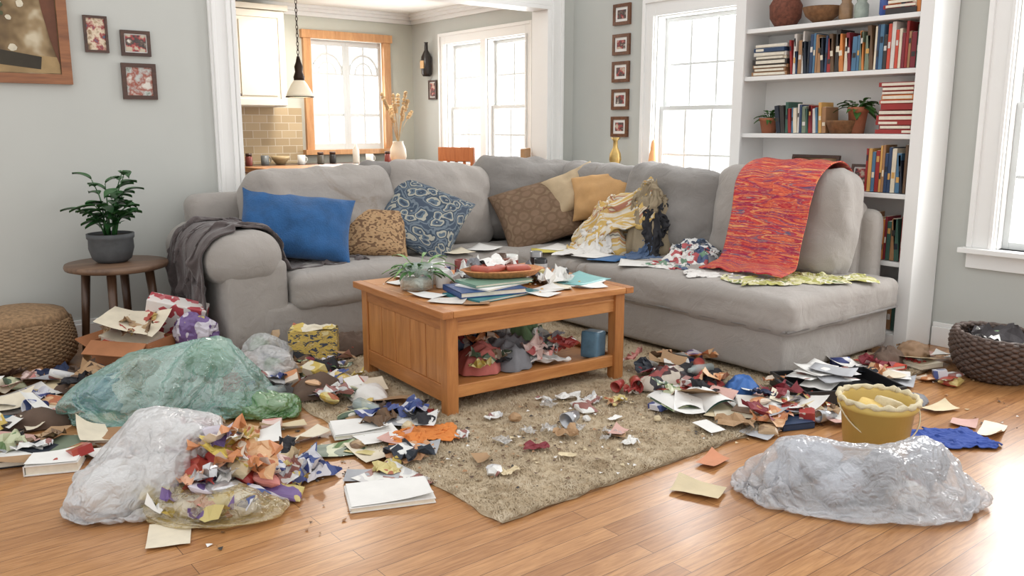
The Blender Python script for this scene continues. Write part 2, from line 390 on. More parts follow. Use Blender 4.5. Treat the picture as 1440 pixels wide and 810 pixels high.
m.b2(4.87,5.03,5.79,5.815,0,2.42,TRIM)
m.done(.004)
def bb(name,x0,x1,y0,y1,ax):
    m=M(name); m.b2(x0,x1,y0,y1,0,.12,TRIM)
    if ax==1: m.b2(x0,x1,y0+.008,y1,.12,.145,TRIM)
    else: m.b2(x0+.008,x1,y0,y1,.12,.145,TRIM)
    m.done(.003)
bb('baseboard_left',-2.2,2.0,5.62,5.64,1); bb('baseboard_right',5.14,5.16,-.6,2.37,0); bb('baseboard_back',1.0,5.1,8.23,8.25,1)
def sash(m,y0,y1,z0,z1,x,cols,rows,fw=.035):
    m.b2(x-.015,x+.02,y0,y0+fw,z0,z1,SASH);m.b2(x-.015,x+.02,y1-fw,y1,z0,z1,SASH);m.b2(x-.015,x+.02,y0+fw,y1-fw,z0,z0+fw*1.2,SASH);m.b2(x-.015,x+.02,y0+fw,y1-fw,z1-fw,z1,SASH)
    for i in range(1,cols): 
        y=y0+(y1-y0)*i/cols; m.b2(x-.008,x+.012,y-.009,y+.009,z0+fw,z1-fw,SASH)
    for i in range(1,rows):
        z=z0+(z1-z0)*i/rows; m.b2(x-.007,x+.011,y0+fw,y1-fw,z-.009,z+.009,SASH)
    m.add([(x+.002,y0,z0),(x+.002,y1,z0),(x+.002,y1,z1),(x+.002,y0,z1)],[(0,1,2,3)],glass(),False)
def win(name,ys,z0,z1,cw,mid,cols=3,rows=2,sill=.06):
    m=M(name)
    Y0,Y1=ys[0][0],ys[-1][1]
    for (a,b) in ys:
        sash(m,a+.012,b-.012,mid-.02,z1-.012,5.26,cols,rows); sash(m,a+.012,b-.012,z0,mid+.02,5.22,cols,rows)
        m.b2(5.161,5.31,a-.0,a+.012,z0,z1,TRIM);m.b2(5.161,5.31,b-.012,b,z0,z1,TRIM);m.b2(5.161,5.31,a+.012,b-.012,z1-.012,z1,TRIM)
    for i in range(len(ys)-1): m.b2(5.135,5.16,ys[i][1],ys[i+1][0],z0,z1,TRIM)
    m.b2(5.135,5.16,Y0-cw,Y0,z0,z1+cw,TRIM);m.b2(5.135,5.16,Y1,Y1+cw,z0,z1+cw,TRIM);m.b2(5.135,5.16,Y0,Y1,z1,z1+cw,TRIM)
    m.b2(5.12,5.14,Y0-cw,Y0-cw+.03,z0,z1+cw,TRIM);m.b2(5.12,5.14,Y1+cw-.03,Y1+cw,z0,z1+cw,TRIM);m.b2(5.12,5.14,Y0-cw+.03,Y1+cw-.03,z1+cw-.03,z1+cw,TRIM)
    m.b2(5.12,5.14,Y0-.03,Y0-.01,z0,z1,TRIM);m.b2(5.12,5.14,Y1+.01,Y1+.03,z0,z1,TRIM)
    m.b2(5.16-sill,5.24,Y0-cw-.03,Y1+cw+.03,z0-.03,z0,TRIM); m.b2(5.135,5.16,Y0-cw,Y1+cw,z0-.12,z0-.03,TRIM)
    m.done(.003)
win('window_1',[(1.15,2.06)],.62,2.2,.15,1.42,3,2,.08)
win('window_2',[(3.9,4.68)],.72,2.15,.13,1.45)
win('window_3',[(6.27,6.88),(6.97,7.58)],.95,2.15,.11,1.5,2,2)
m=M('window_4'); WF=wood('oak_window_frame',C(176,122,76),C(210,160,110),2)
for a in [(3.86,3.94,1.08,2.19),(4.78,4.86,1.08,2.19)]: m.b2(a[0],a[1],8.21,8.27,a[2],a[3],WF)
m.b2(3.84,4.88,8.2,8.27,2.19,2.27,WF); m.b2(3.82,4.90,8.16,8.27,1.03,1.08,WF)
for x0,x1 in [(3.94,4.36),(4.36,4.78)]:
    m.b2(x0,x0+.04,8.28,8.32,1.08,2.19,SASH);m.b2(x1-.04,x1,8.28,8.32,1.08,2.19,SASH);m.b2(x0+.04,x1-.04,8.28,8.32,1.08,1.14,SASH);m.b2(x0+.04,x1-.04,8.28,8.32,2.13,2.19,SASH)
    cx=(x0+x1)/2
    m.tube([(cx+math.cos(t)*.17,8.3,1.85+math.sin(t)*.2) for t in [pi*i/14 for i in range(15)]],.014,SASH)
    m.tube([(cx+math.cos(t)*.1,8.3,1.85+math.sin(t)*.12) for t in [pi*i/14 for i in range(15)]],.01,SASH)
    m.b2(cx-.01,cx+.01,8.29,8.31,1.14,2.13,SASH); m.b2(x0+.04,x1-.04,8.292,8.308,1.42,1.45,SASH); m.b2(x0+.04,x1-.04,8.292,8.308,1.84,1.86,SASH)
    m.add([(x0,8.3,1.1),(x1,8.3,1.1),(x1,8.3,2.17),(x0,8.3,2.17)],[(0,1,2,3)],glass(),False)
m.done(.002)
# ---------------------------------------------------------------- bookcase
m=M('bookcase'); 
m.b2(4.866,5.15,2.38,2.44,0,2.5,TRIM); m.b2(4.866,5.15,3.64,3.70,0,2.5,TRIM); m.b2(5.13,5.15,2.44,3.64,0,2.5,TRIM)
for z in (.1,.52,.92,1.265,1.635,1.94,2.35): m.b2(4.87,5.13,2.44,3.64,z-.028,z,TRIM)
m.b2(4.845,4.865,2.375,2.455,0,2.5,TRIM); m.b2(4.845,4.865,3.625,3.705,0,2.5,TRIM); m.b2(4.85,4.87,2.455,3.625,0,.09,TRIM)
m.done(.003)
bc=[C(150,44,42),C(196,76,58),C(44,66,98),C(34,42,54),C(220,210,188),C(100,76,54),C(60,94,82),C(206,160,90),C(126,40,50),C(210,205,198),C(76,116,146),C(160,120,84),C(54,50,48),C(204,128,66),C(116,128,108)]
BK=[mat('book_cover_%d'%i,c,.55,.1,12,.1,60) for i,c in enumerate(bc)]
m=M('shelf_books')
def upright(z,y0,y1,hmax,hmin,idx=None,lean=0):
    y=y1
    while y>y0+.01:
        t=R.uniform(.012,.032); t=min(t,y-y0); h=R.uniform(hmin,hmax); d=R.uniform(.12,.17)
        cv=BK[R.choice(idx)] if idx else R.choice(BK); ln=lean*R.random()+ (R.random()<.12)*.1
        T=m.T; m.T=Matrix.Translation((4.90,y-t/2,z+.002))@Matrix.Rotation(-ln,4,'X')
        m.box((d/2,0,h/2),(d,t*.94,h),cv); m.box((d/2+.004,0,h/2+.0015),(d-.01,t*.75,h),PAGE)
        if R.random()<.7: m.box((-.0005,0,h*R.uniform(.3,.8)),(.002,t*.7,h*.14),BK[R.choice([4,9,7,3,12])])
        m.T=T; y-=t+.0015
def stack(z,y,w,n,idx=None,x=4.98):
    for i in range(n):
        t=R.uniform(.02,.034); cv=BK[R.choice(idx)] if idx else R.choice(BK)
        l=w*R.uniform(.8,1)
        m.box((x,y+R.uniform(-.01,.01),z+t/2),(R.uniform(.14,.18),l,t*.96),cv,(0,0,R.uniform(-.06,.06)))
        m.box((x-.004,y,z+t/2),(.165,l*.9,t*.6),PAGE); z+=t
stack(1.637,3.46,.27,8,[4,9,2,5,11,12]); upright(1.637,2.46,3.30,.27,.19,None,.0)
upright(1.267,3.02,3.38,.2,.15,None,.12); stack(1.267,2.575,.24,11,[0,1,8,1,0,13,0]); 
upright(.922,2.47,2.74,.28,.22,None,0); upright(.522,2.46,2.80,.29,.22,[0,8,4,5,1,11,4,2,13,7,6],0); upright(1.942,2.47,2.6,.1,.07); stack(1.942,2.6,.2,4)
upright(.102,2.46,2.9,.25,.2); m.done(.0015)
TC=mat('terracotta_pot',C(170,105,75),.8,.12,10,.2,60); GR=mat('plant_leaf_green',C(62,104,48),.5,.25,20,.1,60); GRD=mat('dark_leaf_green',C(44,88,44),.35,.25,20,.1,60); SOIL=mat('potting_soil',C(50,38,30),1,.3,60,.6,90)
def pot(m,c,r,h,mt):
    m.lathe([(r*.7,0),(r*.95,h*.8),(r*1.05,h*.8),(r*1.05,h),(r*.92,h),(r*.88,h*.9)],c,mt,28,cap='b'); m.lathe([(0,h*.9),(r*.9,h*.9)],c,SOIL,20,cap=False)
def bush(m,c,n,l,w,mt,spread=1,up=.4,seed=1):
    q=random.Random(seed)
    for i in range(n):
        a=q.random()*2*pi; e=q.uniform(up,1.4); d=Vector((math.cos(a)*spread,math.sin(a)*spread,e)); k=q.uniform(.2,.8)
        b=Vector(c)+d.normalized()*l*k*.8
        m.leaf(b,d+Vector((0,0,-.3)),l*q.uniform(.6,1),w*q.uniform(.7,1.1),mt,.5)
        m.tube([c,tuple((Vector(c)+b)/2+Vector((0,0,.01))),b],.0025,mt,5)
m=M('potted_succulent'); pot(m,(4.99,3.5,1.266),.065,.1,TC); bush(m,(4.99,3.5,1.35),24,.09,.035,GR,1,.2,3); m.done()
m=M('potted_ivy'); pot(m,(4.98,2.86,1.266),.06,.16,TC); bush(m,(4.98,2.86,1.4),36,.11,.04,GR,1.1,.0,5); m.done()
WK=mat('wicker_brown',C(120,84,52),.8,.3,40,.5,120)
m=M('woven_bowl'); m.lathe([(.07,0),(.1,.07),(.1,.08),(.085,.075),(.06,.02)],(4.95,2.94,1.266),WK,28,fn=lambda a,z:1+.03*math.sin(a*22)); m.done()
m=M('woven_vase'); m.lathe([(.06,0),(.1,.06),(.105,.14),(.07,.2),(.05,.22),(.06,.25),(.04,.25)],(4.99,3.42,1.941),mat('rust_woven',C(110,64,48),.8,.4,50,.5,90),30,fn=lambda a,z:1+.02*math.sin(a*24+z*300)); m.done()
m=M('wooden_bowl'); m.lathe([(.04,0),(.1,.05),(.12,.1),(.11,.1),(.05,.02)],(4.98,3.15,1.941),WK,28); m.done()
for i,(y,c,h) in enumerate([(2.98,C(140,110,80),.13),(2.88,C(150,160,150),.12),(2.72,C(50,80,150),.14)]):
    m=M('jar'); m.lathe([(.03,0),(.042,.02),(.042,h*.7),(.028,h*.85),(.032,h),(.02,h)],(4.97,y,1.941),mat('jar_glaze%d'%i,c,.3,.2,20,0),24); m.done()
ART=[pal('art_print_%d'%i,cs,s,.6,'Object',(1,1,1),.05,'soft',0) for i,(cs,s) in enumerate([([C(50,42,30),C(84,66,44),C(116,94,62),C(150,128,94),C(196,184,158)],4.5),([C(50,60,60),C(150,120,90),C(220,205,180),C(150,60,60),C(70,110,130)],16),([C(215,210,200),C(110,90,80),C(60,60,60),C(170,70,70),C(190,180,160)],20),([C(70,90,60),C(190,195,190),C(150,70,50),C(215,210,200)],14)])]
def frame(name,ax,c,w,h,fw,fm,art,mt_w=.02,tilt=0,dep=.02,extra=None):
    m=M(name)
    if ax==1: m.T=Matrix.Translation(c)@Matrix.Rotation(tilt,4,'X')
    else: m.T=Matrix.Translation(c)@Matrix.Rotation(-pi/2,4,'Z')@Matrix.Rotation(tilt,4,'X')
    m.box((0,0,h/2-fw/2),(w,dep,fw),fm);m.box((0,0,-h/2+fw/2),(w,dep,fw),fm);m.box((-w/2+fw/2,0,0),(fw,dep,h-2*fw),fm);m.box((w/2-fw/2,0,0),(fw,dep,h-2*fw),fm)
    m.box((0,.002,0),(w-2*fw+.001,dep*.4,h-2*fw+.001),WHITEP if mt_w else art)
    if mt_w: m.box((0,0,0),(w-2*fw-2*mt_w,dep*.4,h-2*fw-2*mt_w),art)
    if extra: extra(m)
    return m.done()
FRD=wood('dark_frame',C(50,30,22),C(84,54,40),0)
def still_life(m):
    # flat painted shapes lying on the canvas: dark drape, white blossoms, table edge, book
    dr=mat('painted_drape',C(96,56,34),.6,.3,8,.1,20); wb=mat('painted_blossom',C(206,198,176),.7,.15,20,.1,20); dk_=mat('painted_shadow',C(52,46,34),.7,.3,6,.1,20); bk_=mat('painted_table',C(150,126,88),.7,.2,9,.1,20); lf=mat('painted_leaves',C(74,78,50),.7,.3,20,.1,20)
    y=-.005
    m.add([(-.40,y,-.29),(.40,y,-.29),(.40,y,-.20),(-.40,y,-.14)],[(0,1,2,3)],bk_,False)
    m.add([(.30,y-.001,.29),(.40,y-.001,.29),(.40,y-.001,-.24),(.36,y-.001,-.10),(.33,y-.001,.06)],[(0,1,2,3,4)],dr,False)
    m.add([(.02,y-.001,-.24),(.30,y-.001,-.27),(.31,y-.001,-.20),(.05,y-.001,-.16)],[(0,1,2,3)],dk_,False)
    q=random.Random(9)
    for i in range(46):
        cx_,cz_=q.gauss(.02,.10),q.gauss(.08,.08); r_=q.uniform(.012,.03); mt_=wb if q.random()<.5 else lf; yy=y-.0015-.00002*i
        m.add([(cx_+r_*math.cos(a)*q.uniform(.7,1.1),yy,cz_+r_*math.sin(a)*q.uniform(.7,1.1)) for a in [2*pi*k/9 for k in range(9)]],[tuple(range(9))],mt_,False)
    m.add([(-.04,y-.001,-.18),(.08,y-.001,-.19),(.10,y-.001,-.04),(-.06,y-.001,-.03)],[(0,1,2,3)],dr,False)
frame('picture_frame',1,(.72,5.625,1.9),.92,.70,.055,wood('walnut_art_frame',C(110,66,38),C(160,104,64),0),ART[0],0,0,.03,still_life)
frame('picture_frame',1,(1.33,5.628,1.845),.13,.21,.014,FRD,ART[1],.0)
frame('picture_frame',1,(1.55,5.628,1.805),.17,.15,.02,FRD,ART[2],.006)
frame('picture_frame',1,(1.555,5.628,1.58),.2,.215,.024,FRD,ART[3],.0)
for z in (2.2,1.965,1.75,1.53,1.31): frame('picture_frame',0,(5.148,5.055,z),.19,.165,.026,FR,ART[2],.022)
frame('picture_frame',0,(5.0,3.15,1.03),.34,.2,.018,FRD,ART[0],0,-.2)
frame('picture_frame',0,(5.0,2.82,1.0),.14,.16,.016,FRD,ART[2],.01,-.2)
# ---------------------------------------------------------------- kitchen
CAB=mat('cream_cabinet',C(224,218,204),.5,.02,3,.03,50)
def doorp(m,x0,x1,y,z0,z1):
    m.b2(x0,x1,y-.02,y,z0,z1,CAB); m.b2(x0,x1,y-.035,y-.02,z0,z0+.06,CAB);m.b2(x0,x1,y-.035,y-.02,z1-.06,z1,CAB);m.b2(x0,x0+.06,y-.035,y-.02,z0+.06,z1-.06,CAB);m.b2(x1-.06,x1,y-.035,y-.02,z0+.06,z1-.06,CAB); m.b2(x0+.09,x1-.09,y-.032,y-.02,z0+.09,z1-.09,CAB)
m=M('upper_cabinet'); m.b2(2.35,3.53,7.92,8.24,1.5,2.38,CAB); m.b2(2.33,3.56,7.88,8.24,2.38,2.43,CAB); doorp(m,2.99,3.52,7.92,1.51,2.37); doorp(m,2.37,2.97,7.92,1.51,2.37)
m.ball((3.06,7.88,1.6),.012,FRD,0,1); m.done(.003)
m=M('lower_cabinet'); m.b2(2.2,5.1,7.62,8.14,.1,.9,CAB); m.b2(2.2,5.1,7.66,8.14,0,.1,FRD)
for i in range(5): doorp(m,2.25+i*.56,2.77+i*.56,7.62,.14,.86)
CT=mat('dark_counter',C(92,70,58),.3,.3,30,.1,40); m.b2(2.18,5.10,7.58,8.15,.9,.95,CT); m.done(.004)
def tilem():
    mm,nt,b,o=newmat('backsplash_tile'); v=coord(nt,'Object',(1,1,1),(pi/2,0,0)); br=nt.nodes.new('ShaderNodeTexBrick'); nt.links.new(v,br.inputs['Vector'])
    br.inputs['Scale'].default_value=1; br.inputs['Brick Width'].default_value=.15; br.inputs['Row Height'].default_value=.075; br.inputs['Mortar Size'].default_value=.003
    br.inputs['Color1'].default_value=C(170,148,114); br.inputs['Color2'].default_value=C(190,168,134); br.inputs['Mortar'].default_value=C(206,196,176)
    nt.links.new(br.outputs['Color'],b.inputs['Base Color']); b.inputs['Roughness'].default_value=.35; return mm
m=M('backsplash'); m.b2(1.0,3.82,8.235,8.248,.95,1.5,tilem()); m.done()
q=random.Random(5); KC=[C(226,222,214),C(130,60,50),C(120,124,124),C(196,172,130),C(232,232,228),C(96,90,80),C(50,48,48),C(214,208,196)]
for i in range(12):
    x=2.95+i*.17+q.uniform(-.03,.03); y=q.uniform(7.72,8.0); k=mat('kitchen_item_%d'%(i%8),KC[i%8],.35,.1,10,0); ty=q.choice(['coffee_mug','spice_jar','coffee_mug','mixing_bowl','kitchen_bottle'])
    m=M(ty)
    if ty=='coffee_mug': m.lathe([(.034,0),(.038,.005),(.038,.09),(.034,.09),(.032,.01)],(x,y,.951),k,20); m.tube([(x+.036+math.sin(t)*.025,y,.951+.045+math.cos(t)*.028) for t in [pi*j/8 for j in range(9)]],.005,k,6)
    elif ty=='spice_jar': m.lathe([(.03,0),(.033,.01),(.033,.08),(.026,.09)],(x,y,.951),k,18); m.lathe([(.03,.09),(.03,.115)],(x,y,.951),FRD,18)
    elif ty=='mixing_bowl': m.lathe([(.04,0),(.08,.05),(.09,.08),(.085,.08),(.04,.01)],(x,y,.951),k,24)
    else: m.lathe([(.032,0),(.034,.01),(.034,.13),(.012,.17),(.012,.21),(.009,.21)],(x,y,.951),k,18)
    m.done()
TW=wood('dining_oak',C(166,104,58),C(204,146,94),0)
m=M('dining_table'); m.b2(2.72,4.16,6.35,7.05,.94,.98,TW); m.b2(2.80,4.08,6.42,6.98,.85,.94,TW)
for x in (2.82,4.0):
    for y in (6.43,6.92): m.b2(x,x+.07,y,y+.07,0,.86,TW)
m.done(.004)
def chair(cx,cy,rz,mt):
    m=M('dining_chair'); m.T=Matrix.Translation((cx,cy,0))@Matrix.Rotation(rz,4,'Z')
    m.soft((0,0,.66),(.42,.42,.05),.02,mt,n=6)
    for x in(-.18,.18):
        m.box((x,-.18,.32),(.035,.035,.64),mt); m.box((x,.19,.56),(.035,.035,1.12),mt)
        m.box((x,0,.25),(.025,.36,.025),mt)
    m.box((0,-.18,.3),(.36,.025,.025),mt); m.box((0,.19,1.06),(.4,.03,.13),mt); m.box((0,.19,.8),(.36,.02,.04),mt)
    for x in (-.09,0,.09): m.box((x,.19,.92),(.03,.015,.26),mt)
    return m.done(.005)
chair(4.42,6.55,-1.2,wood('chair_cherry',C(166,94,54),C(200,128,82),2)); chair(4.68,6.0,-2.4,mat('tan_leather',C(190,146,102),.5,.1,10,.1,60))
m=M('pampas_vase'); CR=mat('cream_ceramic',C(226,218,200),.4,.05,10,.05,50); DG=mat('dried_pampas',C(204,174,132),.95,.2,40,.6,200)
m.lathe([(.05,0),(.075,.06),(.07,.13),(.045,.19),(.05,.2),(.03,.2)],(4.05,6.75,.982),CR,24)
q=random.Random(3)
for i in range(15):
    a=q.random()*6.28; s_=q.uniform(.04,.18); h=q.uniform(.22,.46); p0=Vector((4.05,6.75,1.16)); p1=p0+Vector((math.cos(a)*s_,math.sin(a)*s_,h))
    md=(p0+p1)/2+Vector((0,0,.04)); m.tube([p0,md,p1],.0025,DG,5)
    for k in range(4): m.ball(tuple(p1-(p1-md)*.16*k),.016,DG,i+k,1,1,.5)
m.done()
m=M('pendant_lamp'); BZ=mat('bronze_metal',C(60,48,40),.4,.1,20,.05,80,metal=.7)
LG,nt_,b_,o_=newmat('frosted_shade'); b_.inputs['Base Color'].default_value=C(240,232,214); b_.inputs['Roughness'].default_value=.5; b_.inputs['Emission Color'].default_value=(1,.85,.6,1); b_.inputs['Emission Strength'].default_value=.25
m.T=Matrix.Translation((3.03,6.55,0))
m.lathe([(.05,2.46),(.05,2.498)],(0,0,0),BZ); 
for i in range(19):
    z=1.86+i*.032; m.tube([(math.cos(t)*.009*(i%2),math.cos(t)*.009*(1-i%2),z+math.sin(t)*.02) for t in [2*pi*k/8 for k in range(9)]],.003,BZ,5)
m.tube([(0,0,2.3),(0,0,2.48)],.006,BZ)
m.lathe([(.012,1.86),(.02,1.82),(.035,1.78),(.03,1.74),(.045,1.70),(.04,1.67)],(0,0,0),BZ,20); m.lathe([(.035,1.68),(.06,1.65),(.098,1.58),(.11,1.545),(.105,1.545),(.05,1.64)],(0,0,0),LG,28,cap=False); m.lathe([(.108,1.541),(.112,1.541),(.112,1.549),(.108,1.549)],(0,0,0),BZ,28,cap=False); m.done()
m=M('bottle_ornament'); m.lathe([(.04,0),(.055,.03),(.055,.2),(.02,.27),(.018,.34),(.024,.35)],(5.10,7.88,1.84),mat('dark_bottle',C(40,34,32),.3,.1,20,0),20); m.b2(5.04,5.05,7.85,7.91,1.92,2.0,mat('label_tan',C(200,160,110))); m.done()
frame('picture_frame',0,(5.148,7.84,1.7),.15,.2,.02,FRD,ART[2],.01)
m=M('console_cabinet'); m.b2(4.86,5.11,4.86,5.5,0,.9,TRIM); m.b2(4.84,5.12,4.84,5.52,.9,.925,TRIM); m.done(.004)
m=M('brass_vase'); BR=mat('brass',C(190,160,100),.35,.2,20,.05,60,metal=.7); m.lathe([(.05,0),(.055,.015),(.02,.05),(.05,.12),(.045,.17),(.02,.22),(.018,.27),(.04,.3),(.03,.3)],(5.0,4.95,.926),BR,24); m.done()
m=M('salt_lamp'); m.lathe([(.05,0),(.055,.12),(.04,.3),(.015,.46),(0,.5)],(5.04,4.58,.722),mat('salt_orange',C(216,156,104),.6,.2,10,.4,20),18,fn=lambda a,z:1+.08*math.sin(a*5+z*20)); m.done()
# ---------------------------------------------------------------- sofa
m=M('sectional_sofa')
m.soft((2.85,5.02,.165),(2.0,.80,.25),.03,SOFA,amp=.004,seed=1)
m.soft((4.23,3.98,.165),(1.06,3.06,.25),.03,SOFA,amp=.004,seed=2,n=24)
m.soft((2.52,4.97,.355),(.97,.78,.19),.055,SOFA,puff=(0,0,.03),amp=.014,seed=3,n=26)
m.soft((3.42,4.97,.35),(.86,.76,.18),.055,SOFA,puff=(0,0,.03),amp=.014,seed=4,n=26)
m.soft((4.2,4.55,.35),(.98,1.3,.18),.055,SOFA,puff=(0,0,.03),amp=.014,seed=5,n=26)
m.soft((4.22,3.19,.355),(1.09,1.58,.18),.05,SOFA,puff=(0,0,.035),amp=.015,seed=6,n=34)
m.tube([(3.68,2.405,.285),(4.76,2.405,.285)],.007,SOFAD,6); m.tube([(3.68,2.42,.285),(3.68,4.6,.285)],.007,SOFAD,6)
m.soft((1.84,5.09,.3),(.36,.93,.5),.04,SOFA,amp=.006,seed=7,n=20)
m.soft((1.80,5.08,.565),(.43,.97,.31),.15,SOFA,amp=.010,seed=8,n=26)
m.soft((3.2,5.45,.47),(2.95,.2,.84),.08,SOFA,amp=.008,seed=9,n=22)
m.soft((4.70,4.05,.47),(.2,2.86,.84),.08,SOFA,amp=.008,seed=10,n=22)
m.soft((4.76,2.66,.44),(.14,.24,.78),.06,SOFA,amp=.006,seed=11)
tx=-.2
m.soft((2.54,5.23,.74),(1.0,.27,.54),.10,SOFA,(tx,0,.02),(.02,.06,.02),.036,4,32,12)
m.soft((3.46,5.25,.74),(.86,.27,.56),.10,SOFA,(tx,.09,0),(.02,.06,.02),.036,4,32,13)
m.soft((4.2,5.12,.76),(.8,.27,.56),.10,SOFAD,(tx,.08,-.55),(.02,.07,.02),.038,4,32,14)
m.soft((4.5,4.58,.75),(.27,.72,.52),.10,SOFAD,(0.05,.2,.1),(.06,.02,.02),.036,4,32,15)
m.soft((4.5,3.88,.74),(.27,.78,.55),.10,SOFAD,(0.08,.22,0),(.06,.02,.02),.036,4,32,16)
m.soft((4.52,3.04,.75),(.28,.88,.60),.10,SOFA,(0,.2,0),(.045,.02,.02),.024,4,32,17)
m.soft((3.1,5.30,.95),(.5,.2,.17),.07,SOFAD,(0,.15,0),(0,0,0),.035,5,18,18)
for x,y in [(3.76,2.52),(4.66,2.52),(3.76,4.4),(1.76,4.72),(1.76,5.45),(4.7,5.4)]: m.box((x,y,.025),(.05,.05,.05),DKW)
m.done()
p=M('tmp')
p.soft((2.9,4.97,.355),(1.9,.78,.21),.055,SOFA,n=8); p.soft((4.2,3.8,.355),(1.06,2.85,.22),.05,SOFA,n=10); p.soft((3.2,5.25,.7),(2.4,.3,.7),.1,SOFA,n=8); p.soft((4.56,4.0,.7),(.3,2.8,.7),.1,SOFA,(0,.15,0),n=8)
proxy(p,'sofa',.008,30)
p=M('tmp'); p.soft((1.84,5.09,.3),(.36,.93,.5),.04,SOFA,n=6); p.soft((1.80,5.08,.575),(.45,.97,.32),.15,SOFA,n=10); p.soft((2.6,4.97,.355),(1.2,.78,.22),.055,SOFA,n=6); p.soft((2.6,5.3,.7),(1.3,.3,.7),.1,SOFA,n=6); p.b2(.8,3,4.2,5.6,-.05,.01,SOFA); proxy(p,'arm',.008,30)
# pillows
BLUE=mat('blue_knit',C(38,86,136),.95,.2,14,1.0,110,sheen=.2); 
def vorpat(name,cols,scale,kind='UV',rnd=1,st=(1,1,1),warp=0):
    mm,nt,b,o=newmat(name); v=coord(nt,kind,st); t=nt.nodes.new('ShaderNodeTexVoronoi'); t.inputs['Scale'].default_value=scale; t.inputs['Randomness'].default_value=rnd
    if warp:
        n=nt.nodes.new('ShaderNodeTexNoise'); n.inputs['Scale'].default_value=scale*.8; nt.links.new(v,n.inputs['Vector'])
        ad=nt.nodes.new('ShaderNodeVectorMath'); ad.operation='MULTIPLY_ADD'; ad.inputs[1].default_value=(warp,warp,warp); nt.links.new(n.outputs['Color'],ad.inputs[0]); nt.links.new(v,ad.inputs[2]); v=ad.outputs[0]
    nt.links.new(v,t.inputs['Vector']); n=len(cols)
    nt.links.new(ramp(nt,t.outputs['Distance'],[(i/n*.8,c) for i,c in enumerate(cols)],True),b.inputs['Base Color']); b.inputs['Roughness'].default_value=.9
    bumpn(nt,b,noi(nt,v,60,2),.3,.003); return mm
NAVY=vorpat('navy_ornate_print',[C(150,152,146),C(58,70,86),C(86,102,116),C(164,162,150),C(60,74,90),C(106,118,128),C(66,78,94)],9,rnd=.8,warp=.14)
LEO=vorpat('leopard_print',[C(92,66,46),C(166,132,96),C(176,144,106),C(114,86,62)],18,warp=.05)
BRN=vorpat('brown_jacquard',[C(116,94,74),C(124,100,80),C(110,88,68),C(128,106,84)],9,rnd=.3)
def rotm(rx,ry,rz,roll):
    return (Euler((rx,ry,rz)).to_matrix()@Matrix.Rotation(roll,3,'Z')).to_euler()
rd=math.radians
m=M('blue_pillow'); m.pillow((2.24,4.98,.70),.70,.46,.17,rotm(rd(56),0,rd(-22),-.16),BLUE,1,.026); m.done()
m=M('leopard_pillow'); m.pillow((2.76,4.98,.62),.50,.38,.14,rotm(rd(50),0,rd(-25),-.1),LEO,2); m.done()
m=M('ornate_pillow'); m.pillow((3.14,4.94,.69),.58,.56,.16,rotm(rd(48),0,rd(-25),-.5),NAVY,3,.02); m.done()
m=M('brown_pillow'); m.pillow((4.05,4.80,.68),.60,.52,.18,rotm(rd(55),0,rd(-40),.35),BRN,4,.022); m.done()
TAN=mat('tan_orange_fabric',C(186,146,98),.9,.12,8,.5,150)
m=M('tan_pillow'); m.pillow((4.36,4.40,.82),.50,.34,.20,rotm(rd(62),0,rd(-55),.15),TAN,5,.035); m.done()
m=M('beige_pillow'); m.pillow((4.30,4.66,.86),.42,.34,.16,rotm(rd(50),0,rd(-45),.5),mat('beige_linen',C(176,156,126),.9,.1,8,.3,100),6,.02); m.done()
def stripe(name,stops,scale,st,dist=.5,rough=.95,bs=180,kind='UV'):
    mm,nt,b,o=newmat(name); v=coord(nt,kind,st); f=noi(nt,v,scale,2,dist)
    nt.links.new(ramp(nt,f,stops,True),b.inputs['Base Color']); b.inputs['Roughness'].default_value=rough
    v2=coord(nt,'Object'); bumpn(nt,b,noi(nt,v2,bs,2),.6,.004); return mm
TOW=stripe('yellow_striped_towel',[(0,C(206,198,180)),(.38,C(204,172,104)),(.47,C(214,206,190)),(.52,C(198,166,104)),(.56,C(170,116,96)),(.59,C(212,204,184)),(.66,C(140,138,130))],1,(12,2,1),.2)
OLV=mat('olive_towel',C(150,136,112),.95,.15,10,.8,150)
def throwmat():
    mm,nt,b,o=newmat('red_woven_stripes'); v=coord(nt,'UV',(30,1.0,1)); f=noi(nt,v,1,1,0)
    c1=ramp(nt,f,[(0,C(116,40,84)),(.30,C(182,50,56)),(.37,C(212,96,64)),(.42,C(140,38,80)),(.46,C(196,54,52)),(.495,C(222,140,84)),(.525,C(172,40,66)),(.56,C(92,86,116)),(.585,C(204,70,58)),(.625,C(224,172,104)),(.65,C(156,38,70)),(.70,C(214,110,70))],True)
    v3=coord(nt,'UV',(120,4,1)); f3=noi(nt,v3,1,2,0)
    c2=ramp(nt,f3,[(0,C(120,40,80)),(.38,C(214,104,80)),(.45,C(166,42,60)),(.52,C(230,178,130)),(.56,C(186,54,64)),(.61,C(86,104,128)),(.66,C(206,120,70))],True)
    mx=nt.nodes.new('ShaderNodeMix'); mx.data_type='RGBA'; mx.inputs[0].default_value=.4
    nt.links.new(c1,mx.inputs[6]); nt.links.new(c2,mx.inputs[7]); nt.links.new(mx.outputs[2],b.inputs['Base Color']); b.inputs['Roughness'].default_value=.95
    v2=coord(nt,'UV',(160,60,1)); bumpn(nt,b,noi(nt,v2,1,2),.6,.006); return mm
RT=throwmat()
m=M('red_throw'); drape(m,[(4.78,2.98,.80),(4.70,2.98,1.02),(4.55,2.98,1.08),(4.36,2.97,.99),(4.255,2.95,.75),(4.16,2.93,.53),(4.06,2.93,.485),(3.97,2.92,.475)],(0,.56,0),RT,.018,4,2,90,40,.06); m.done(solid=.008)
GT=mat('charcoal_throw_knit',C(82,73,72),.98,.22,24,.9,140,sheen=.3)
simsheet('grey_throw',(2.00,5.04,.90),1.6,.70,-.05,GT,.10,6,5,60,.010,bend=.3,mass=.4,grp='arm')
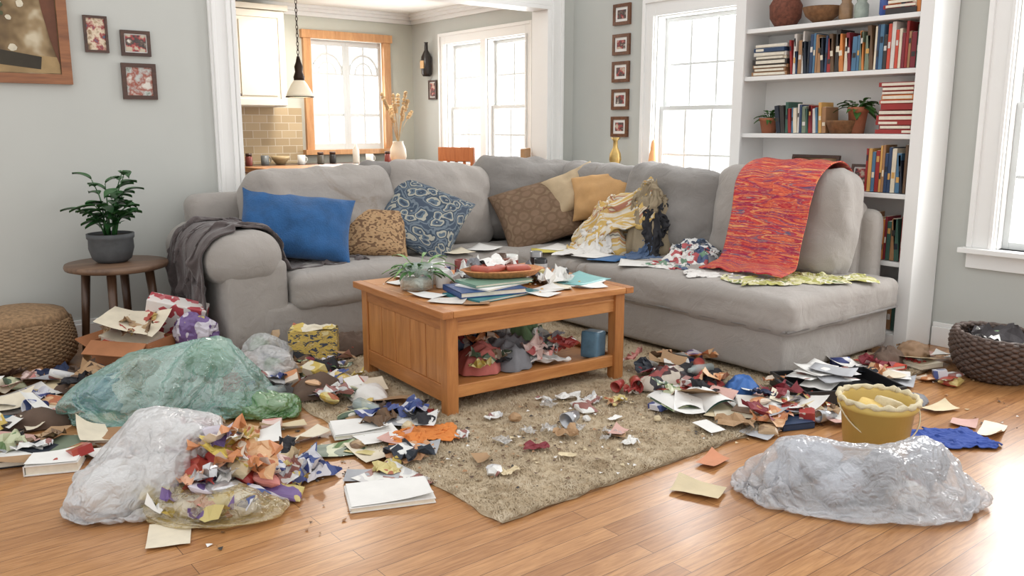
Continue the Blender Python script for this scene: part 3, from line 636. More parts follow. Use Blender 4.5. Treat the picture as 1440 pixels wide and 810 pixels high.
WC=mat('white_cloth',C(220,218,214),.9,.05,8,.3,120); DK=mat('black_cloth',C(42,42,46),.9,.2,8,.3,120); NV=mat('navy_cloth',C(46,56,84),.9,.2,8,.3,120)
BRC=mat('brown_cloth',C(92,74,62),.9,.2,8,.3,120)
FL=pal('floral_print',[C(224,222,218),C(224,222,218),C(176,80,84),C(224,222,218),C(76,92,124),C(110,144,120)],24)
YP=pal('yellow_print',[C(194,190,136),C(208,204,164),C(174,172,100),C(220,216,194),C(120,134,86)],10,.6,'Object',(1,1,1),.1,'n')
GRN=mat('green_cloth',C(120,150,110),.9,.2,8,.3,100); PK=mat('coral_cloth',C(186,106,98),.9,.15,8,.3,100); GY=mat('grey_cloth',C(128,128,132),.9,.15,8,.3,100); BLC=mat('slate_blue_cloth',C(80,100,130),.9,.15,8,.3,100)
m=M('laundry_heap'); m.heap((4.22,4.18,.44),.26,.24,.28,TOW,5,.3,.5,7); m.heap((4.28,3.88,.46),.16,.17,.36,OLV,8,0,.5,9); m.heap((4.22,3.45,.455),.15,.18,.12,GY,9); LH=m.done(solid=.003); collide(LH,.006,10,'sofa')
simsheet('striped_blanket',(4.18,4.22,.98),.80,.72,.5,TOW,.11,5,3,54,.006,False,bend=.6,tilt=(.2,.45))
simsheet('olive_towel',(4.24,3.88,.98),.46,.46,.2,OLV,.08,6,8,40,.006,False,bend=.5,tilt=(.1,.4))
simsheet('white_shirt',(3.88,4.16,.58),.44,.50,.6,WC,.05,8,9,40)
simsheet('slate_shirt',(3.98,3.76,.62),.32,.28,.9,BLC,.07,8,15,34)
simsheet('floral_shirt',(4.00,3.38,.62),.48,.38,.3,FL,.08,8,10,44)
simsheet('white_vest',(3.92,3.12,.60),.34,.28,.8,WC,.06,8,16,34)
simsheet('patterned_top',(4.22,3.46,.76),.40,.38,.8,pal('dots_print',[C(50,60,80),C(208,208,206),C(76,96,120),C(214,214,212)],34),.10,8,11,38)
simsheet('black_shirt',(4.14,3.68,.72),.40,.36,.2,DK,.10,8,12,38)
simsheet('yellow_printed_scarf',(4.10,2.76,.60),.66,.46,-.55,YP,.05,7,13,50)
simsheet('yellow_printed_scarf',(4.42,2.62,.62),.42,.30,-.7,YP,.04,7,14,36)
m=M('magazine'); m.sheet((3.86,3.86,.475),.26,.2,.4,mat('blue_cover',C(50,106,160),.4),.004,0,3); m.sheet((3.80,4.36,.475),.2,.26,.9,mat('yellow_cover',C(206,192,92),.4),.004,0,4); m.sheet((3.92,4.42,.475),.24,.18,.2,WHITEP,.004,.02,5); m.sheet((3.82,3.60,.475),.22,.18,.7,WHITEP,.004,.02,6); m.sheet((3.84,3.98,.48),.24,.18,.1,WHITEP,.004,.04,7); m.sheet((3.5,4.72,.475),.24,.18,.5,WHITEP,.004,.03,8); m.sheet((3.25,4.68,.475),.2,.15,.1,BK[4],.004,.03,9); m.done(solid=.002)
# ---------------------------------------------------------------- coffee table
m=M('coffee_table'); TT=Matrix.Translation((2.64,3.50,0))@Matrix.Rotation(math.radians(-4),4,'Z'); m.T=TT
L,W=1.12,.96
for i in range(6):
    y0=-W/2+i*W/6; m.b2(-L/2+.05,L/2-.05,y0,y0+W/6-.0015,.468,.5,PINE)
m.b2(-L/2-.004,-L/2+.049,-W/2,W/2,.467,.501,PINED); m.b2(L/2-.049,L/2+.004,-W/2,W/2,.467,.501,PINED)
lx,ly=L/2-.06,W/2-.06
for x in(-lx,lx):
    for y in(-ly,ly): m.b2(x-.03,x+.03,y-.03,y+.03,0,.467,PINEZ)
m.b2(-lx,lx,-ly-.012,-ly+.012,.37,.466,PINE); m.b2(-lx,lx,ly-.012,ly+.012,.37,.466,PINE); m.b2(-lx+.03,lx-.03,-ly-.018,-ly-.008,.425,.44,PINE)
m.b2(lx-.012,lx+.012,-ly,ly,.37,.465,PINED); m.b2(lx-.012,lx+.012,-ly,ly,.08,.14,PINED)
m.b2(-lx,lx,-ly,ly,.10,.118,PINE); m.b2(-lx,lx,-ly-.014,-ly+.014,.08,.14,PINE); m.b2(-lx,lx,ly-.014,ly+.014,.08,.14,PINE)
m.b2(-lx-.012,-lx+.012,-ly,ly,.06,.464,PINEZ)
for i in range(5):
    y0=-ly+.03+i*(2*ly-.06)/5; m.b2(-lx-.02,-lx,y0+.003,y0+(2*ly-.06)/5-.003,.14,.40,PINEZ)
m.b2(-lx-.025,-lx,-ly+.03,ly-.03,.40,.463,PINED); m.b2(-lx-.025,-lx,-ly+.03,ly-.03,.06,.14,PINED)
m.done(.004)
p=M('tmp'); p.T=TT; p.b2(-lx,lx,-ly,ly,.09,.12,PINE); p.b2(-lx,lx,-ly-.014,-ly+.014,.08,.15,PINE); p.b2(-lx-.02,-lx+.01,-ly,ly,.1,.45,PINE); proxy(p,'tbl',.006,20)
PRT=[pal('pack_'+n_,cs,6,.35,'Object',(1,1,1),.1,'n',.3,2) for n_,cs in [('red',[C(210,200,188),C(160,58,54),C(170,76,62),C(190,166,104)]),('blue',[C(44,58,110),C(70,86,140),C(206,206,212),C(60,70,124)]),('yellow',[C(220,212,190),C(200,174,88),C(208,194,134),C(168,98,68)]),('purple',[C(84,66,112),C(200,194,204),C(112,88,138),C(192,176,112)]),('green',[C(104,130,86),C(186,190,158),C(78,98,78),C(214,212,200)]),('white',[C(220,220,216),C(200,200,200),C(222,222,218),C(150,104,98),C(210,210,210)]),('pink',[C(224,214,208),C(200,132,124),C(216,190,182),C(174,84,84)]),('orange',[C(218,202,184),C(200,136,92),C(214,174,134),C(178,106,70)]),('kraft',[C(148,120,92),C(172,144,110),C(128,102,78),C(190,174,150)])]]
Z=.502
m=M('book_stack'); z=Z
for (d,rz,cv,o) in [((.40,.27,.012),.1,mat('teal_book',C(50,122,130),.4),(0,0)),((.34,.25,.028),-.25,mat('blue_book',C(36,70,122),.4),(-.03,.02)),((.3,.22,.008),.2,WHITEP,(.02,.02)),((.33,.2,.014),-.1,mat('green_book',C(110,146,128),.4),(.04,.03))]:
    m.book((2.47+o[0],3.27+o[1],z),d,rz,cv,PAGE); z+=d[2]+.001
m.done(.001); zt=z
m=M('wicker_tray'); WT=mat('honey_wicker',C(194,132,82),.7,.25,60,.6,140)
m.T=Matrix.Translation((2.60,3.35,zt))@Matrix.Rotation(-.4,4,'Z')@Matrix.Scale(.6,4,(0,1,0))
m.lathe([(0,.002),(.17,.004),(.2,.03),(.215,.036),(.2,.04),(.17,.012),(0,.01)],(0,0,0),WT,48,fn=lambda a,z:1+.012*math.sin(a*40)); m.T=Matrix(); m.done()
m=M('food_packet'); RD=mat('salmon_red',C(172,88,72),.45,.2,20,.2,60)
m.soft((2.52,3.36,zt+.045),(.16,.11,.03),.012,RD,(0,.05,.3),n=8,amp=.004); m.soft((2.66,3.30,zt+.04),(.12,.08,.025),.01,RD,(0,0,-.5),n=8,amp=.004); m.wrapper((2.6,3.42,zt+.04),.2,.14,.2,WHITEP,4); m.wrapper((2.5,3.42,zt+.05),.12,.1,.9,GY,5); m.ball((2.68,3.42,zt+.05),.03,mat('brown_bits',C(110,60,44),.6),3); m.done()
m=M('glass_planter'); GL=plastic('planter_glass',C(215,232,226),.2,5,.05,.05)
m.lathe([(.06,0),(.082,.01),(.088,.10),(.082,.125),(.076,.125)],(2.25,3.60,Z),GL,32); m.lathe([(0,.02),(.07,.02),(.075,.055),(0,.06)],(2.25,3.6,Z),mat('pebbles',C(190,190,180),.7,.4,60,.6,60),24)
bush(m,(2.25,3.6,Z+.06),24,.13,.04,GR,1.1,.35,8); bush(m,(2.30,3.66,Z+.06),14,.19,.03,mat('pale_leaf',C(116,154,90),.5,.2,20,.1,60),1.2,.6,9); m.done()
def cyl(name,c,r,h,mt,ms=None):
    m=M(name); m.lathe([(r*.9,0),(r,.006),(r,h-.004),(r*.94,h),(r*.9,h-.006),(r*.86,.01)],c,mt,26); 
    if ms: m.lathe([(r*1.01,h*.3),(r*1.01,h*.75)],c,ms,26,cap=False)
    m.done()
WH=mat('white_ceramic',C(232,232,228),.25,.02,5,0); BKM=mat('black_plastic',C(34,34,36),.35,.1,10,.05,50)
cyl('white_cup',(2.38,3.56,Z),.036,.095,WH); cyl('white_candle',(2.42,3.68,Z),.045,.12,WH); cyl('tin_can',(2.98,3.50,Z),.036,.10,BKM,mat('can_label',C(180,180,180),.4)); cyl('tin_can',(3.05,3.62,Z),.034,.12,mat('steel',C(150,150,150),.3,.1,8,0,metal=.6),BKM)
cyl('glass_jar',(2.90,3.66,Z),.04,.11,WH,mat('can_label2',C(150,60,50),.4)); cyl('tin_can',(2.62,3.74,Z),.035,.1,mat('red_tin',C(130,60,56),.4)); cyl('tin_can',(2.80,3.62,Z),.03,.13,DKW)
m=M('drinks_bottle'); m.lathe([(.03,0),(.03,.09),(.012,.13),(.012,.155)],(3.0,3.34,Z+.031),BKM,20,(0,pi/2,.8)); m.done()
m=M('cyan_folder'); m.sheet((3.06,3.28,Z),.30,.21,.2,mat('cyan_card',C(128,184,184),.4,.05),.003,.03,2); m.sheet((3.02,3.22,Z),.24,.2,.5,WHITEP,.002,0,5); m.done(solid=.003)
m=M('table_clutter'); 
for i,(x,y) in enumerate([(2.78,3.52),(2.7,3.6),(2.85,3.42),(2.62,3.66),(2.5,3.62),(2.9,3.3),(2.74,3.42),(2.55,3.55)]): m.wrapper((x,y,Z),.17,.13,i*1.3,[WHITEP,WHITEP,GY,WHITEP,PRT[5]][i%5],i,9,.65)
for i,(x,y,c) in enumerate([(2.75,3.18,WHITEP),(2.85,3.2,BK[4]),(2.66,3.12,WHITEP),(2.4,3.9,WHITEP),(2.9,3.82,BK[10]),(2.7,3.86,BK[13]),(2.2,3.25,BK[9]),(2.3,3.80,WHITEP),(2.3,3.16,BK[11]),(2.2,3.42,WHITEP),(2.98,3.12,WHITEP)]): m.sheet((x,y,Z),.17,.12,i*.9,c,.003,.03,i)
for i,(x,y,c) in enumerate([(2.48,3.80,PRT[0]),(2.92,3.45,PRT[2]),(2.56,3.86,PRT[1]),(2.84,3.75,PRT[7])]): m.box((x,y,Z+.03),(.11,.07,.05),c,(0,0,i*.8))
for i in range(50): m.ball((R.uniform(2.18,3.1),R.uniform(3.1,3.9),Z+.004),R.uniform(.003,.008),R.choice([WHITEP,BK[11],BK[7],BK[5]]),i,.7,1)
m.done()
m=M('laundry_pile'); z0=.12
for i,(x,y,rx,ry,h,c) in enumerate([(2.42,3.32,.15,.13,.09,PK),(2.62,3.34,.2,.15,.10,GY),(2.80,3.45,.16,.18,.16,GRN),(2.58,3.66,.26,.16,.24,DK),(2.86,3.58,.13,.16,.20,NV),(2.44,3.56,.12,.16,.16,FL)]): m.heap((x,y,z0),rx,ry,h,c,40+i,i,.55,9,30)
for i in range(40):
    x=R.uniform(2.34,2.96); y=R.uniform(3.14,3.7); z=.13+.2*min(1,(y-3.1)*1.6)*R.random(); m.wrapper((x,y,z),R.uniform(.08,.15),R.uniform(.06,.11),R.random()*6,R.choice(PRT+[WHITEP,WHITEP,DK,GY]),i,8,.5,(R.uniform(-.5,.5),R.uniform(-.5,.5)))
collide(m.done(),.005,10,'tbl')
simsheet('coral_shirt',(2.42,3.24,.34),.32,.24,.2,PK,.05,10,21,32,grp='tbl'); simsheet('white_towel',(2.68,3.18,.34),.46,.26,-.1,WC,.05,9,22,34,grp='tbl'); simsheet('grey_shirt',(2.58,3.42,.40),.40,.28,.4,GY,.03,9,23,32,grp='tbl')
m=M('blue_tin'); m.soft((3.02,3.12,.195),(.1,.1,.14),.012,mat('blue_tin_paint',C(84,116,136),.4,.2,20),(0,.05,.3),n=6); m.done()
# ---------------------------------------------------------------- rug
m=M('shag_rug'); RG=pal('rug_beige',[C(142,122,96),C(164,144,116),C(182,164,136),C(190,174,148),C(156,136,108)],5,.98,'Object',(1,1,1),.8,'soft')
x0,x1,y0,y1=1.62,4.62,2.10,4.45
def rf(u,v):
    x=x0+(x1-x0)*u; y=y0+(y1-y0)*v
    e=min(u*(x1-x0),(1-u)*(x1-x0),v*(y1-y0),(1-v)*(y1-y0)); k=min(1,e/.03)
    x+=.015*N3((x*9,y*9,0))*(1-k); y+=.02*N3((x*9,y*9,5))*(1-k)
    return (x,y,.002+k*(.012+.006*N3((x*60,y*60,0))+.005*N3((x*25,y*25,0))+.004*N3((x*5,y*5,0))))
m.grid(rf,300,240,RG)
RG2=pal('rug_fibre',[C(140,120,94),C(170,152,124),C(198,182,156),C(184,166,138),C(208,194,170)],6,1,'Object',(1,1,1),0,'soft')
vs=[];fs=[]
for i in range(120000):
    x=R.uniform(x0-.006,x1+.006); y=y0-.006+(y1-y0)*R.random()**1.4; a=R.random()*6.28; l=R.uniform(.010,.026); w=.0018
    dx,dy=math.cos(a),math.sin(a); b=len(vs)
    vs+= [(x-dy*w,y+dx*w,.012),(x+dy*w,y-dx*w,.012),(x+dx*l,y+dy*l,.014+R.uniform(.003,.014))]; fs.append((b,b+1,b+2))
m.add(vs,fs,RG2,False); m.done()
ZR=.022
# ---------------------------------------------------------------- left side furniture
m=M('side_table'); SW=wood('stool_walnut',C(84,62,48),C(128,100,78),0,.5); c=(1.25,5.26)
m.lathe([(0,.495),(.24,.495),(.275,.505),(.28,.52),(.275,.535),(0,.54)],(c[0],c[1],0),SW,48)
for k in range(4):
    a=pi/4+.35+k*pi/2; m.tube([(c[0]+math.cos(a)*.21,c[1]+math.sin(a)*.21,.0),(c[0]+math.cos(a)*.17,c[1]+math.sin(a)*.17,.5)],[.019,.026],DKW,10)
m.done()
m=M('potted_zz_plant'); c=(1.23,5.27,.54); PG=mat('grey_stone_pot',C(78,80,82),.7,.2,14,.4,60)
m.lathe([(.08,0),(.105,.02),(.122,.08),(.12,.13),(.128,.14),(.128,.165),(.116,.165),(.11,.14)],c,PG,36,cap='b'); m.lathe([(0,.15),(.115,.15)],c,SOIL,24,cap=False)
q=random.Random(14)
for i in range(14):
    a=q.random()*6.28; s_=q.uniform(.03,.16); h=q.uniform(.10,.38)*(1.05-s_*1.6); b0=Vector(c)+Vector((math.cos(a)*.03,math.sin(a)*.03,.15)); b1=b0+Vector((math.cos(a)*s_,math.sin(a)*s_,h)); md=(b0+b1)/2+Vector((-math.cos(a)*.02,-math.sin(a)*.02,.03))
    f=cat([b0,md,b1],0); m.tube([f(t/6) for t in range(7)],[.006-.0006*t for t in range(7)],GRD,6)
    for k in range(5):
        t=.3+.7*k/4; p=f(t); an=a+(1 if k%2 else -1)*q.uniform(.5,1.6); m.leaf(p,(math.cos(an),math.sin(an),q.uniform(.0,.8)),q.uniform(.09,.14),q.uniform(.06,.08),GRD,.35,8)
m.done()
def basket(name,c,prof,mt,lid=False,amp=.03,nk=30,rot=(0,0,0),sx=1,tr=.0085):
    m=M(name); m.T=Matrix.Translation(c)@Euler(rot).to_matrix().to_4x4()
    pf=cat([(r,0,z) for r,z in prof],0); nn=int(26*.0085/tr)
    for i in range(nn):
        p=pf(i/(nn-1)); pts=[]
        for j in range(97):
            a=2*pi*j/96; rr=p.x*(1+amp*math.sin(a*nk+ (pi if i%2 else 0))); pts.append((rr*math.cos(a)*sx,rr*math.sin(a),p.z))
        m.tube(pts,tr,mt,5)
    pr=[(pf(i/20).x*.97,pf(i/20).z) for i in range(21)]; m.lathe([(0,prof[0][1])]+pr,(0,0,0),mt,40,cap=False)
    if lid: m.lathe([(prof[-1][0]*1.02,prof[-1][1]),(prof[-1][0]*.9,prof[-1][1]+.05),(prof[-1][0]*.5,prof[-1][1]+.075),(0,prof[-1][1]+.08)],(0,0,0),mt,48,fn=lambda a,z:1+.015*math.sin(a*40+z*400))
    return m
SG=mat('seagrass',C(142,114,84),.9,.35,50,.8,150)
basket('seagrass_basket',(.72,5.26,.01),[(.22,0),(.265,.06),(.27,.14),(.26,.2),(.25,.25)],SG,True).done()
DKB=mat('dark_willow',C(84,68,60),.55,.4,40,.5,90)
m=basket('dark_wicker_basket',(4.72,1.83,.016),[(.15,0),(.19,.05),(.215,.12),(.22,.18),(.21,.22)],DKB,False,.05,22,(.06,.0,.2),1,.013)
m.wrapper((0,0,.16),.3,.25,0,mat('dark_rag',C(60,56,58),.9),3,12,.4); m.wrapper((.02,-.05,.19),.24,.12,1,GRN,5,8,.3); m.wrapper((-.06,.05,.2),.14,.1,.3,WHITEP,6,8,.3); m.done()
# ---------------------------------------------------------------- bags (cloth simulated)
TB=plastic('teal_plastic',C(144,194,182),.44,12); WB=plastic('white_plastic',C(226,227,229),.46,14); CB=plastic('clear_plastic',C(218,221,226),.34,15); GB=plastic('green_plastic',C(112,166,100),.65,14); YB=plastic('yellow_clear_plastic',C(208,186,120),.34,14)
rr=math.radians(-38.5)
LIT=[WHITEP,WHITEP,WHITEP,BK[4],mat('kraft',C(166,134,100),.8),mat('cream_card',C(208,192,158),.7),mat('pink_note',C(200,160,150),.7),mat('grey_card',C(170,172,176),.7)]
def lumps(n,lx,ly,hz,r,cols):
    o=[]
    for i in range(n):
        t=(i+.5)/n*2-1; o.append((t*lx,R.uniform(-ly,ly),R.uniform(r*.8,hz),r*R.uniform(.9,1.3),r*R.uniform(.8,1.1),r*R.uniform(.8,1.05),R.choice(cols)))
    return o
LC=[WC,WHITEP,WHITEP,PRT[5],PRT[0],PRT[4],BK[10],PRT[8],GRN]
simbag('teal_rubbish_bag',(1.11,3.98,.24),(.42,.25,.235),rr+.12,TB,lumps(6,.28,.1,.10,.11,LC+[GRN,WC])+lumps(5,.22,.06,.25,.09,LC)+[(.2,.02,.24,.11,.1,.09,GRN)],6,.2,.008,2.0,3)
simbag('white_rubbish_bag',(.80,3.06,.20),(.30,.21,.19),rr+.5,WB,lumps(5,.17,.08,.12,.09,[WC,WC,PRT[5],PRT[6],WHITEP])+[(.02,.04,.22,.1,.1,.08,WC),(.12,.0,.2,.1,.09,.08,PRT[5])],6,.26,.006,1.6,5)
PBL=mat('pale_grey_cloth',C(178,182,190),.7)
simbag('clear_rubbish_bag',(2.74,1.46,.16),(.38,.175,.155),rr-.12,CB,lumps(14,.28,.07,.15,.062,[WC,GY,PBL,PBL,PRT[5]]),6,.28,.006,2.4,21)
simbag('white_carrier_bag',(1.62,4.10,.14),(.16,.12,.15),rr,WB,lumps(4,.08,.05,.12,.06,LC),5,.25,.01,1.2,31)
simbag('white_carrier_bag',(1.74,4.32,.14),(.13,.09,.15),rr,WB,lumps(3,.06,.03,.14,.06,LC),5,.25,.01,1.2,33)
simbag('green_bag',(1.44,3.66,.10),(.17,.10,.10),rr,GB,lumps(4,.1,.04,.06,.045,[GRN,WC]),5,.25,.01,.8,35)
simbag('yellow_clear_bag',(.90,2.80,.09),(.22,.13,.08),rr,YB,lumps(5,.14,.05,.05,.045,[PRT[2],PRT[6],PRT[7],WHITEP]),5,.25,.01,.6,37)
m=M('wrapper_spill'); SPL=[PRT[0],PRT[2],PRT[3],PRT[3],PRT[6],PRT[7],PRT[2],PRT[1],LIT[5],WHITEP,WHITEP,PRT[5],mat('plain_pink',C(200,128,120),.4),mat('plain_yellow',C(206,184,92),.4),mat('plain_yellow',C(206,184,92),.4),mat('plain_orange',C(208,142,96),.4),mat('foil_silver',C(190,190,192),.25,.2,20,.2,40,metal=.6),mat('peach_foam',C(212,164,134),.6)]
for i in range(64):
    a=R.random()*6.28; r=R.random()**.6; x=.99+math.cos(a)*r*.25; y=2.89+math.sin(a)*r*.19; z=.02+.20*(1-r)*R.uniform(.5,1.15)
    T=m.T; m.T=Matrix.Translation((x,y,z))@Euler((R.uniform(-.7,.7)*(1-r*.6),R.uniform(-.7,.7)*(1-r*.6),R.random()*6)).to_matrix().to_4x4()
    k=R.random()
    if k<.65: m.wrapper((0,0,0),R.uniform(.10,.20),R.uniform(.08,.14),0,R.choice(SPL),i,7,.4)
    elif k<.88: m.pillow((0,0,.01),R.uniform(.10,.15),R.uniform(.08,.11),.03,(0,0,0),R.choice(SPL),i,.008,9,0,False,.02)
    else: m.ball((0,0,0),R.uniform(.025,.045),R.choice(SPL),i)
    m.T=T
m.done()
m=M('yellow_bucket'); BU=mat('yellow_bucket_plastic',C(206,178,100),.45,.06,5,.08,30); c=(3.20,1.66,0)
m.lathe([(.112,0),(.118,.005),(.14,.2),(.152,.2),(.155,.215),(.152,.235),(.146,.238),(.138,.22),(.112,.02),(0,.02)],c,BU,48,cap=True)
RP=mat('bucket_rim_cloth',C(210,198,166),.9,.1,20,.8,120); m.tube([(c[0]+math.cos(t)*.15,c[1]+math.sin(t)*.15,.236+.004*math.sin(t*15)) for t in [2*pi*i/60 for i in range(61)]],[.011+.004*math.sin(i*1.9) for i in range(61)],RP,8)
m.lathe([(0,.16),(.135,.16)],c,mat('sponge',C(200,168,90),.9,.1,20,.5,90),24,cap=False)
m.soft((c[0]-.02,c[1]+.02,.19),(.14,.1,.05),.015,mat('yellow_sponge',C(210,180,104),.9,.1,20,.8,90),(.2,.1,.4),n=6); m.soft((c[0]+.05,c[1]-.02,.2),(.1,.08,.05),.015,RP,(.4,.1,1.2),n=6)
ca_,sa_=math.cos(-.67),math.sin(-.67)
m.tube([(c[0]+ca_*math.cos(t)*.158-.06*math.sin(t),c[1]+sa_*math.cos(t)*.158-.104*math.sin(t),.215-.13*math.sin(t)) for t in [pi*i/20 for i in range(21)]],.003,RP,6); m.done()
p=M('tmp'); p.b2(x0,x1,y0,y1,-.05,.02,WHITEP); p.b2(0,5.1,0,5,-.05,.001,WHITEP); proxy(p,'floor',.004,20)
simsheet('blue_cloth',(3.58,1.54,.14),.34,.24,-.6,mat('royal_blue_cloth',C(50,76,152),.9,.1,8,.4,120),.06,9,51,36,grp='floor')
simsheet('orange_cloth',(1.84,2.92,.18),.30,.24,-.4,mat('orange_fabric',C(208,126,60),.85,.12,8,.4,100),.09,10,71,36,grp='floor')
m=M('yellow_carton'); T=Matrix.Translation((1.98,4.24,0))@Matrix.Rotation(rr+.12,4,'Z'); m.T=T; m.box((0,0,.115),(.26,.12,.21),pal('carton_print',[C(200,168,80),C(60,66,80),C(202,174,86),C(184,156,88),C(214,200,150)],22,.5,'Object',(1,1,2),.1,'n')); m.wrapper((0,0,.21),.24,.12,0,PRT[2],3,8,.25); m.done(.012)
m=M('open_book_box'); KR=mat('orange_brown_card',C(166,110,72),.7,.1,10); m.T=Matrix.Translation((1.2,4.84,0))@Matrix.Rotation(-.9,4,'Z'); 
for a in [((0,0,.01),(.34,.24,.01)),((0,.12,.09),(.34,.008,.17)),((0,-.12,.09),(.34,.008,.17)),((.17,0,.09),(.008,.24,.17)),((-.17,0,.09),(.008,.24,.17))]: m.box(a[0],a[1],KR)
m.box((-.22,0,.15),(.12,.24,.006),KR,(0,.5,0)); m.box((0,-.16,.15),(.34,.10,.006),KR,(.6,0,0))
m.book((0,0,.13),(.30,.21,.03),.1,BK[1],PAGE,(.15,.1)); m.book((-.02,.02,.16),(.28,.2,.03),-.2,BK[4],PAGE,(.2,.15)); m.sheet((0,0,.20),.32,.24,.2,BK[4],.01,.1,3,tilt=(.2,.2))
for i in range(9): m.wrapper((R.uniform(-.12,.12),R.uniform(-.08,.08),.20),.14,.1,i,R.choice([PRT[8],WHITEP,PRT[0],PRT[5]]),i,7,.45,(R.uniform(-.5,.5),R.uniform(-.5,.5)))
m.done(.001)
m=M('gift_box'); m.T=Matrix.Translation((1.44,4.90,.17))@Euler((.3,.25,-.5)).to_matrix().to_4x4(); m.box((0,0,.08),(.32,.10,.22),pal('hearts_print',[C(220,214,210),C(220,214,210),C(176,70,78),C(220,210,204),C(190,110,114)],26)); m.done(.006)
m=M('crisp_packet'); m.bag((1.5,4.72,.17),(.11,.07,.11),(.3,.1,rr),PRT[3],61,4,a3=.08,smooth=False); m.done()
def notebook(name,x,y,z,w,h,rz,cover=WHITEP,spiral=True,t=.018):
    m=M(name); m.book((x,y,z),(w,h,t),rz,cover,PAGE); 
    m.T=Matrix.Translation((x,y,z))@Matrix.Rotation(rz,4,'Z')
    m.sheet((0,0,t),w*.96,h*.96,0,WHITEP,.002,.03,3)
    if spiral:
        for i in range(20):
            yy=-h/2+.01+(h-.02)*i/19; m.tube([(-w/2+math.cos(a)*.008,yy,t/2+math.sin(a)*.013) for a in [2*pi*k/8 for k in range(9)]],.0013,BKM,4)
    return m.done()
notebook('spiral_notebook',1.44,2.52,.002,.20,.30,-1.95); notebook('notebook',1.66,3.14,.024,.18,.24,-1.9,spiral=False); notebook('notebook',.56,3.56,.002,.19,.14,-.4,spiral=False,t=.04); notebook('notebook',.44,3.72,.002,.22,.12,-.3,DK,False,.03)
m=M('open_magazine'); 
for sg in (1,-1):
    m.T=Matrix.Translation((3.02,2.46,.025))@Matrix.Rotation(-.3,4,'Z'); m.grid(lambda u,v,sg=sg:(sg*u*.17,(v-.5)*.24,.004+.045*math.sin(u*pi*.8)**.8),8,4,PRT[4] if sg<0 else BK[6])
    m.grid(lambda u,v,sg=sg:(sg*u*.165,(v-.5)*.235,.007+.05*math.sin(u*pi*.8)**.8),8,4,WHITEP)
m.done()
m=M('orange_paper'); m.wrapper((1.70,2.78,.018),.2,.14,.3,mat('peach_paper',C(200,150,110),.7,.1),3,10,.2); m.done()
m=M('blue_crisp_packet'); m.wrapper((1.26,2.86,.0),.22,.16,.3,PRT[1],8,12,.5); m.wrapper((1.30,2.9,.02),.16,.12,1.3,PRT[1],9,9,.5); m.wrapper((1.20,2.82,.01),.12,.1,.3,PRT[0],10,8,.4); m.done()
m=M('black_tray'); m.T=Matrix.Translation((3.76,2.17,.02))@Matrix.Rotation(-.5,4,'Z'); m.b2(-.25,.25,-.17,.17,0,.012,BKM)
for a in [(-.26,-.25,-.18,.18),(.25,.26,-.18,.18),(-.25,.25,-.18,-.17),(-.25,.25,.17,.18)]: m.b2(a[0],a[1],a[2],a[3],0,.07,BKM)
m.tube([(-.26,-.05,.05),(-.30,-.04,.07),(-.30,.04,.07),(-.26,.05,.05)],.008,BKM,8); m.done(.004)
m=M('mail_pile'); 
for i in range(9): m.sheet((3.76+R.uniform(-.08,.10),2.22+R.uniform(-.04,.07),.06+i*.006),R.uniform(.16,.24),R.uniform(.12,.17),R.random()*3,R.choice([WHITEP,PRT[5],WHITEP,LIT[7]]),.012,.03,i)
m.done(solid=.001)
def cl(name,c,rx,ry,h,mt,seed,rot=0,fold=.5,fs_=8):
    m=M(name); m.heap(c,rx,ry,h,mt,seed,rot,fold,fs_,36); return m.done(solid=.003)
cl('blue_jacket',(3.40,2.46,.02),.15,.09,.05,mat('bright_blue',C(50,96,160),.7,.1),75,.4,.6,11); cl('red_cloth',(3.26,2.58,.02),.13,.09,.05,mat('red_fabric',C(156,60,56),.85,.15),76,0,.6,11); cl('dark_red_cloth',(3.2,2.78,.02),.18,.1,.06,pal('red_black',[C(60,36,38),C(140,60,58),C(48,44,50),C(190,180,166)],20),77,0,.6,11)
m=M('paper_bag'); m.bag((4.66,2.24,.055),(.1,.07,.06),(0,0,0),mat('brown_bag',C(140,112,86),.8,.1),81,4); m.done()
# ---------------------------------------------------------------- litter : one object
sofa_no=[(1.58,2.08,4.58,5.6),(2.0,4.8,4.62,5.6),(3.66,4.8,2.4,5.6),(2.0,3.2,3.0,4.0),(3.50,4.02,1.94,2.4)]
def ok(x,y): return not any(a<x<b and c_<y<d for a,b,c_,d in sofa_no) and y<5.58 and x<5.08
def zz(x,y): return ZR if (x0<x<x1 and y0<y<y1) else .001
LM=M('floor_litter')
DKL=[DK,BK[12],BK[3],BK[5],BK[8],LIT[4],NV,BRC,PRT[8]]
for i,(x,y,rx,ry,h,c_,ro) in enumerate([(1.85,4.32,.22,.12,.07,DK,-.5),(1.75,3.75,.16,.10,.06,BRC,.3),(1.9,3.95,.1,.1,.08,DK,1),(1.5,4.35,.16,.12,.07,GY,0),(1.2,4.55,.18,.13,.06,PRT[0],.5),(.95,4.6,.2,.12,.05,BRC,-.3),(2.2,4.35,.2,.12,.08,BRC,.2),(1.9,3.5,.08,.12,.05,WC,.2),(3.4,2.75,.16,.1,.05,DK,-.5),(3.9,1.90,.14,.07,.04,GY,-.4),(4.45,2.28,.14,.08,.06,BRC,0),(1.1,3.45,.16,.09,.05,PRT[5],-.5),(.62,4.15,.16,.1,.05,BRC,0)]):
    if ok(x,y): LM.heap((x,y,zz(x,y)),rx,ry,h,c_,200+i,ro,.55,10,22)
CUP=[WHITEP,PRT[5],PRT[0],PRT[1],mat('soda_can_red',C(146,44,44),.3,.1,8,0,metal=.4),mat('soda_can_silver',C(180,182,186),.3,.1,8,0,metal=.7),mat('pet_bottle',C(190,206,206),.15,.05,8,0,alpha=.55)]
CLR=plastic('clear_film',C(226,228,228),.35,20)
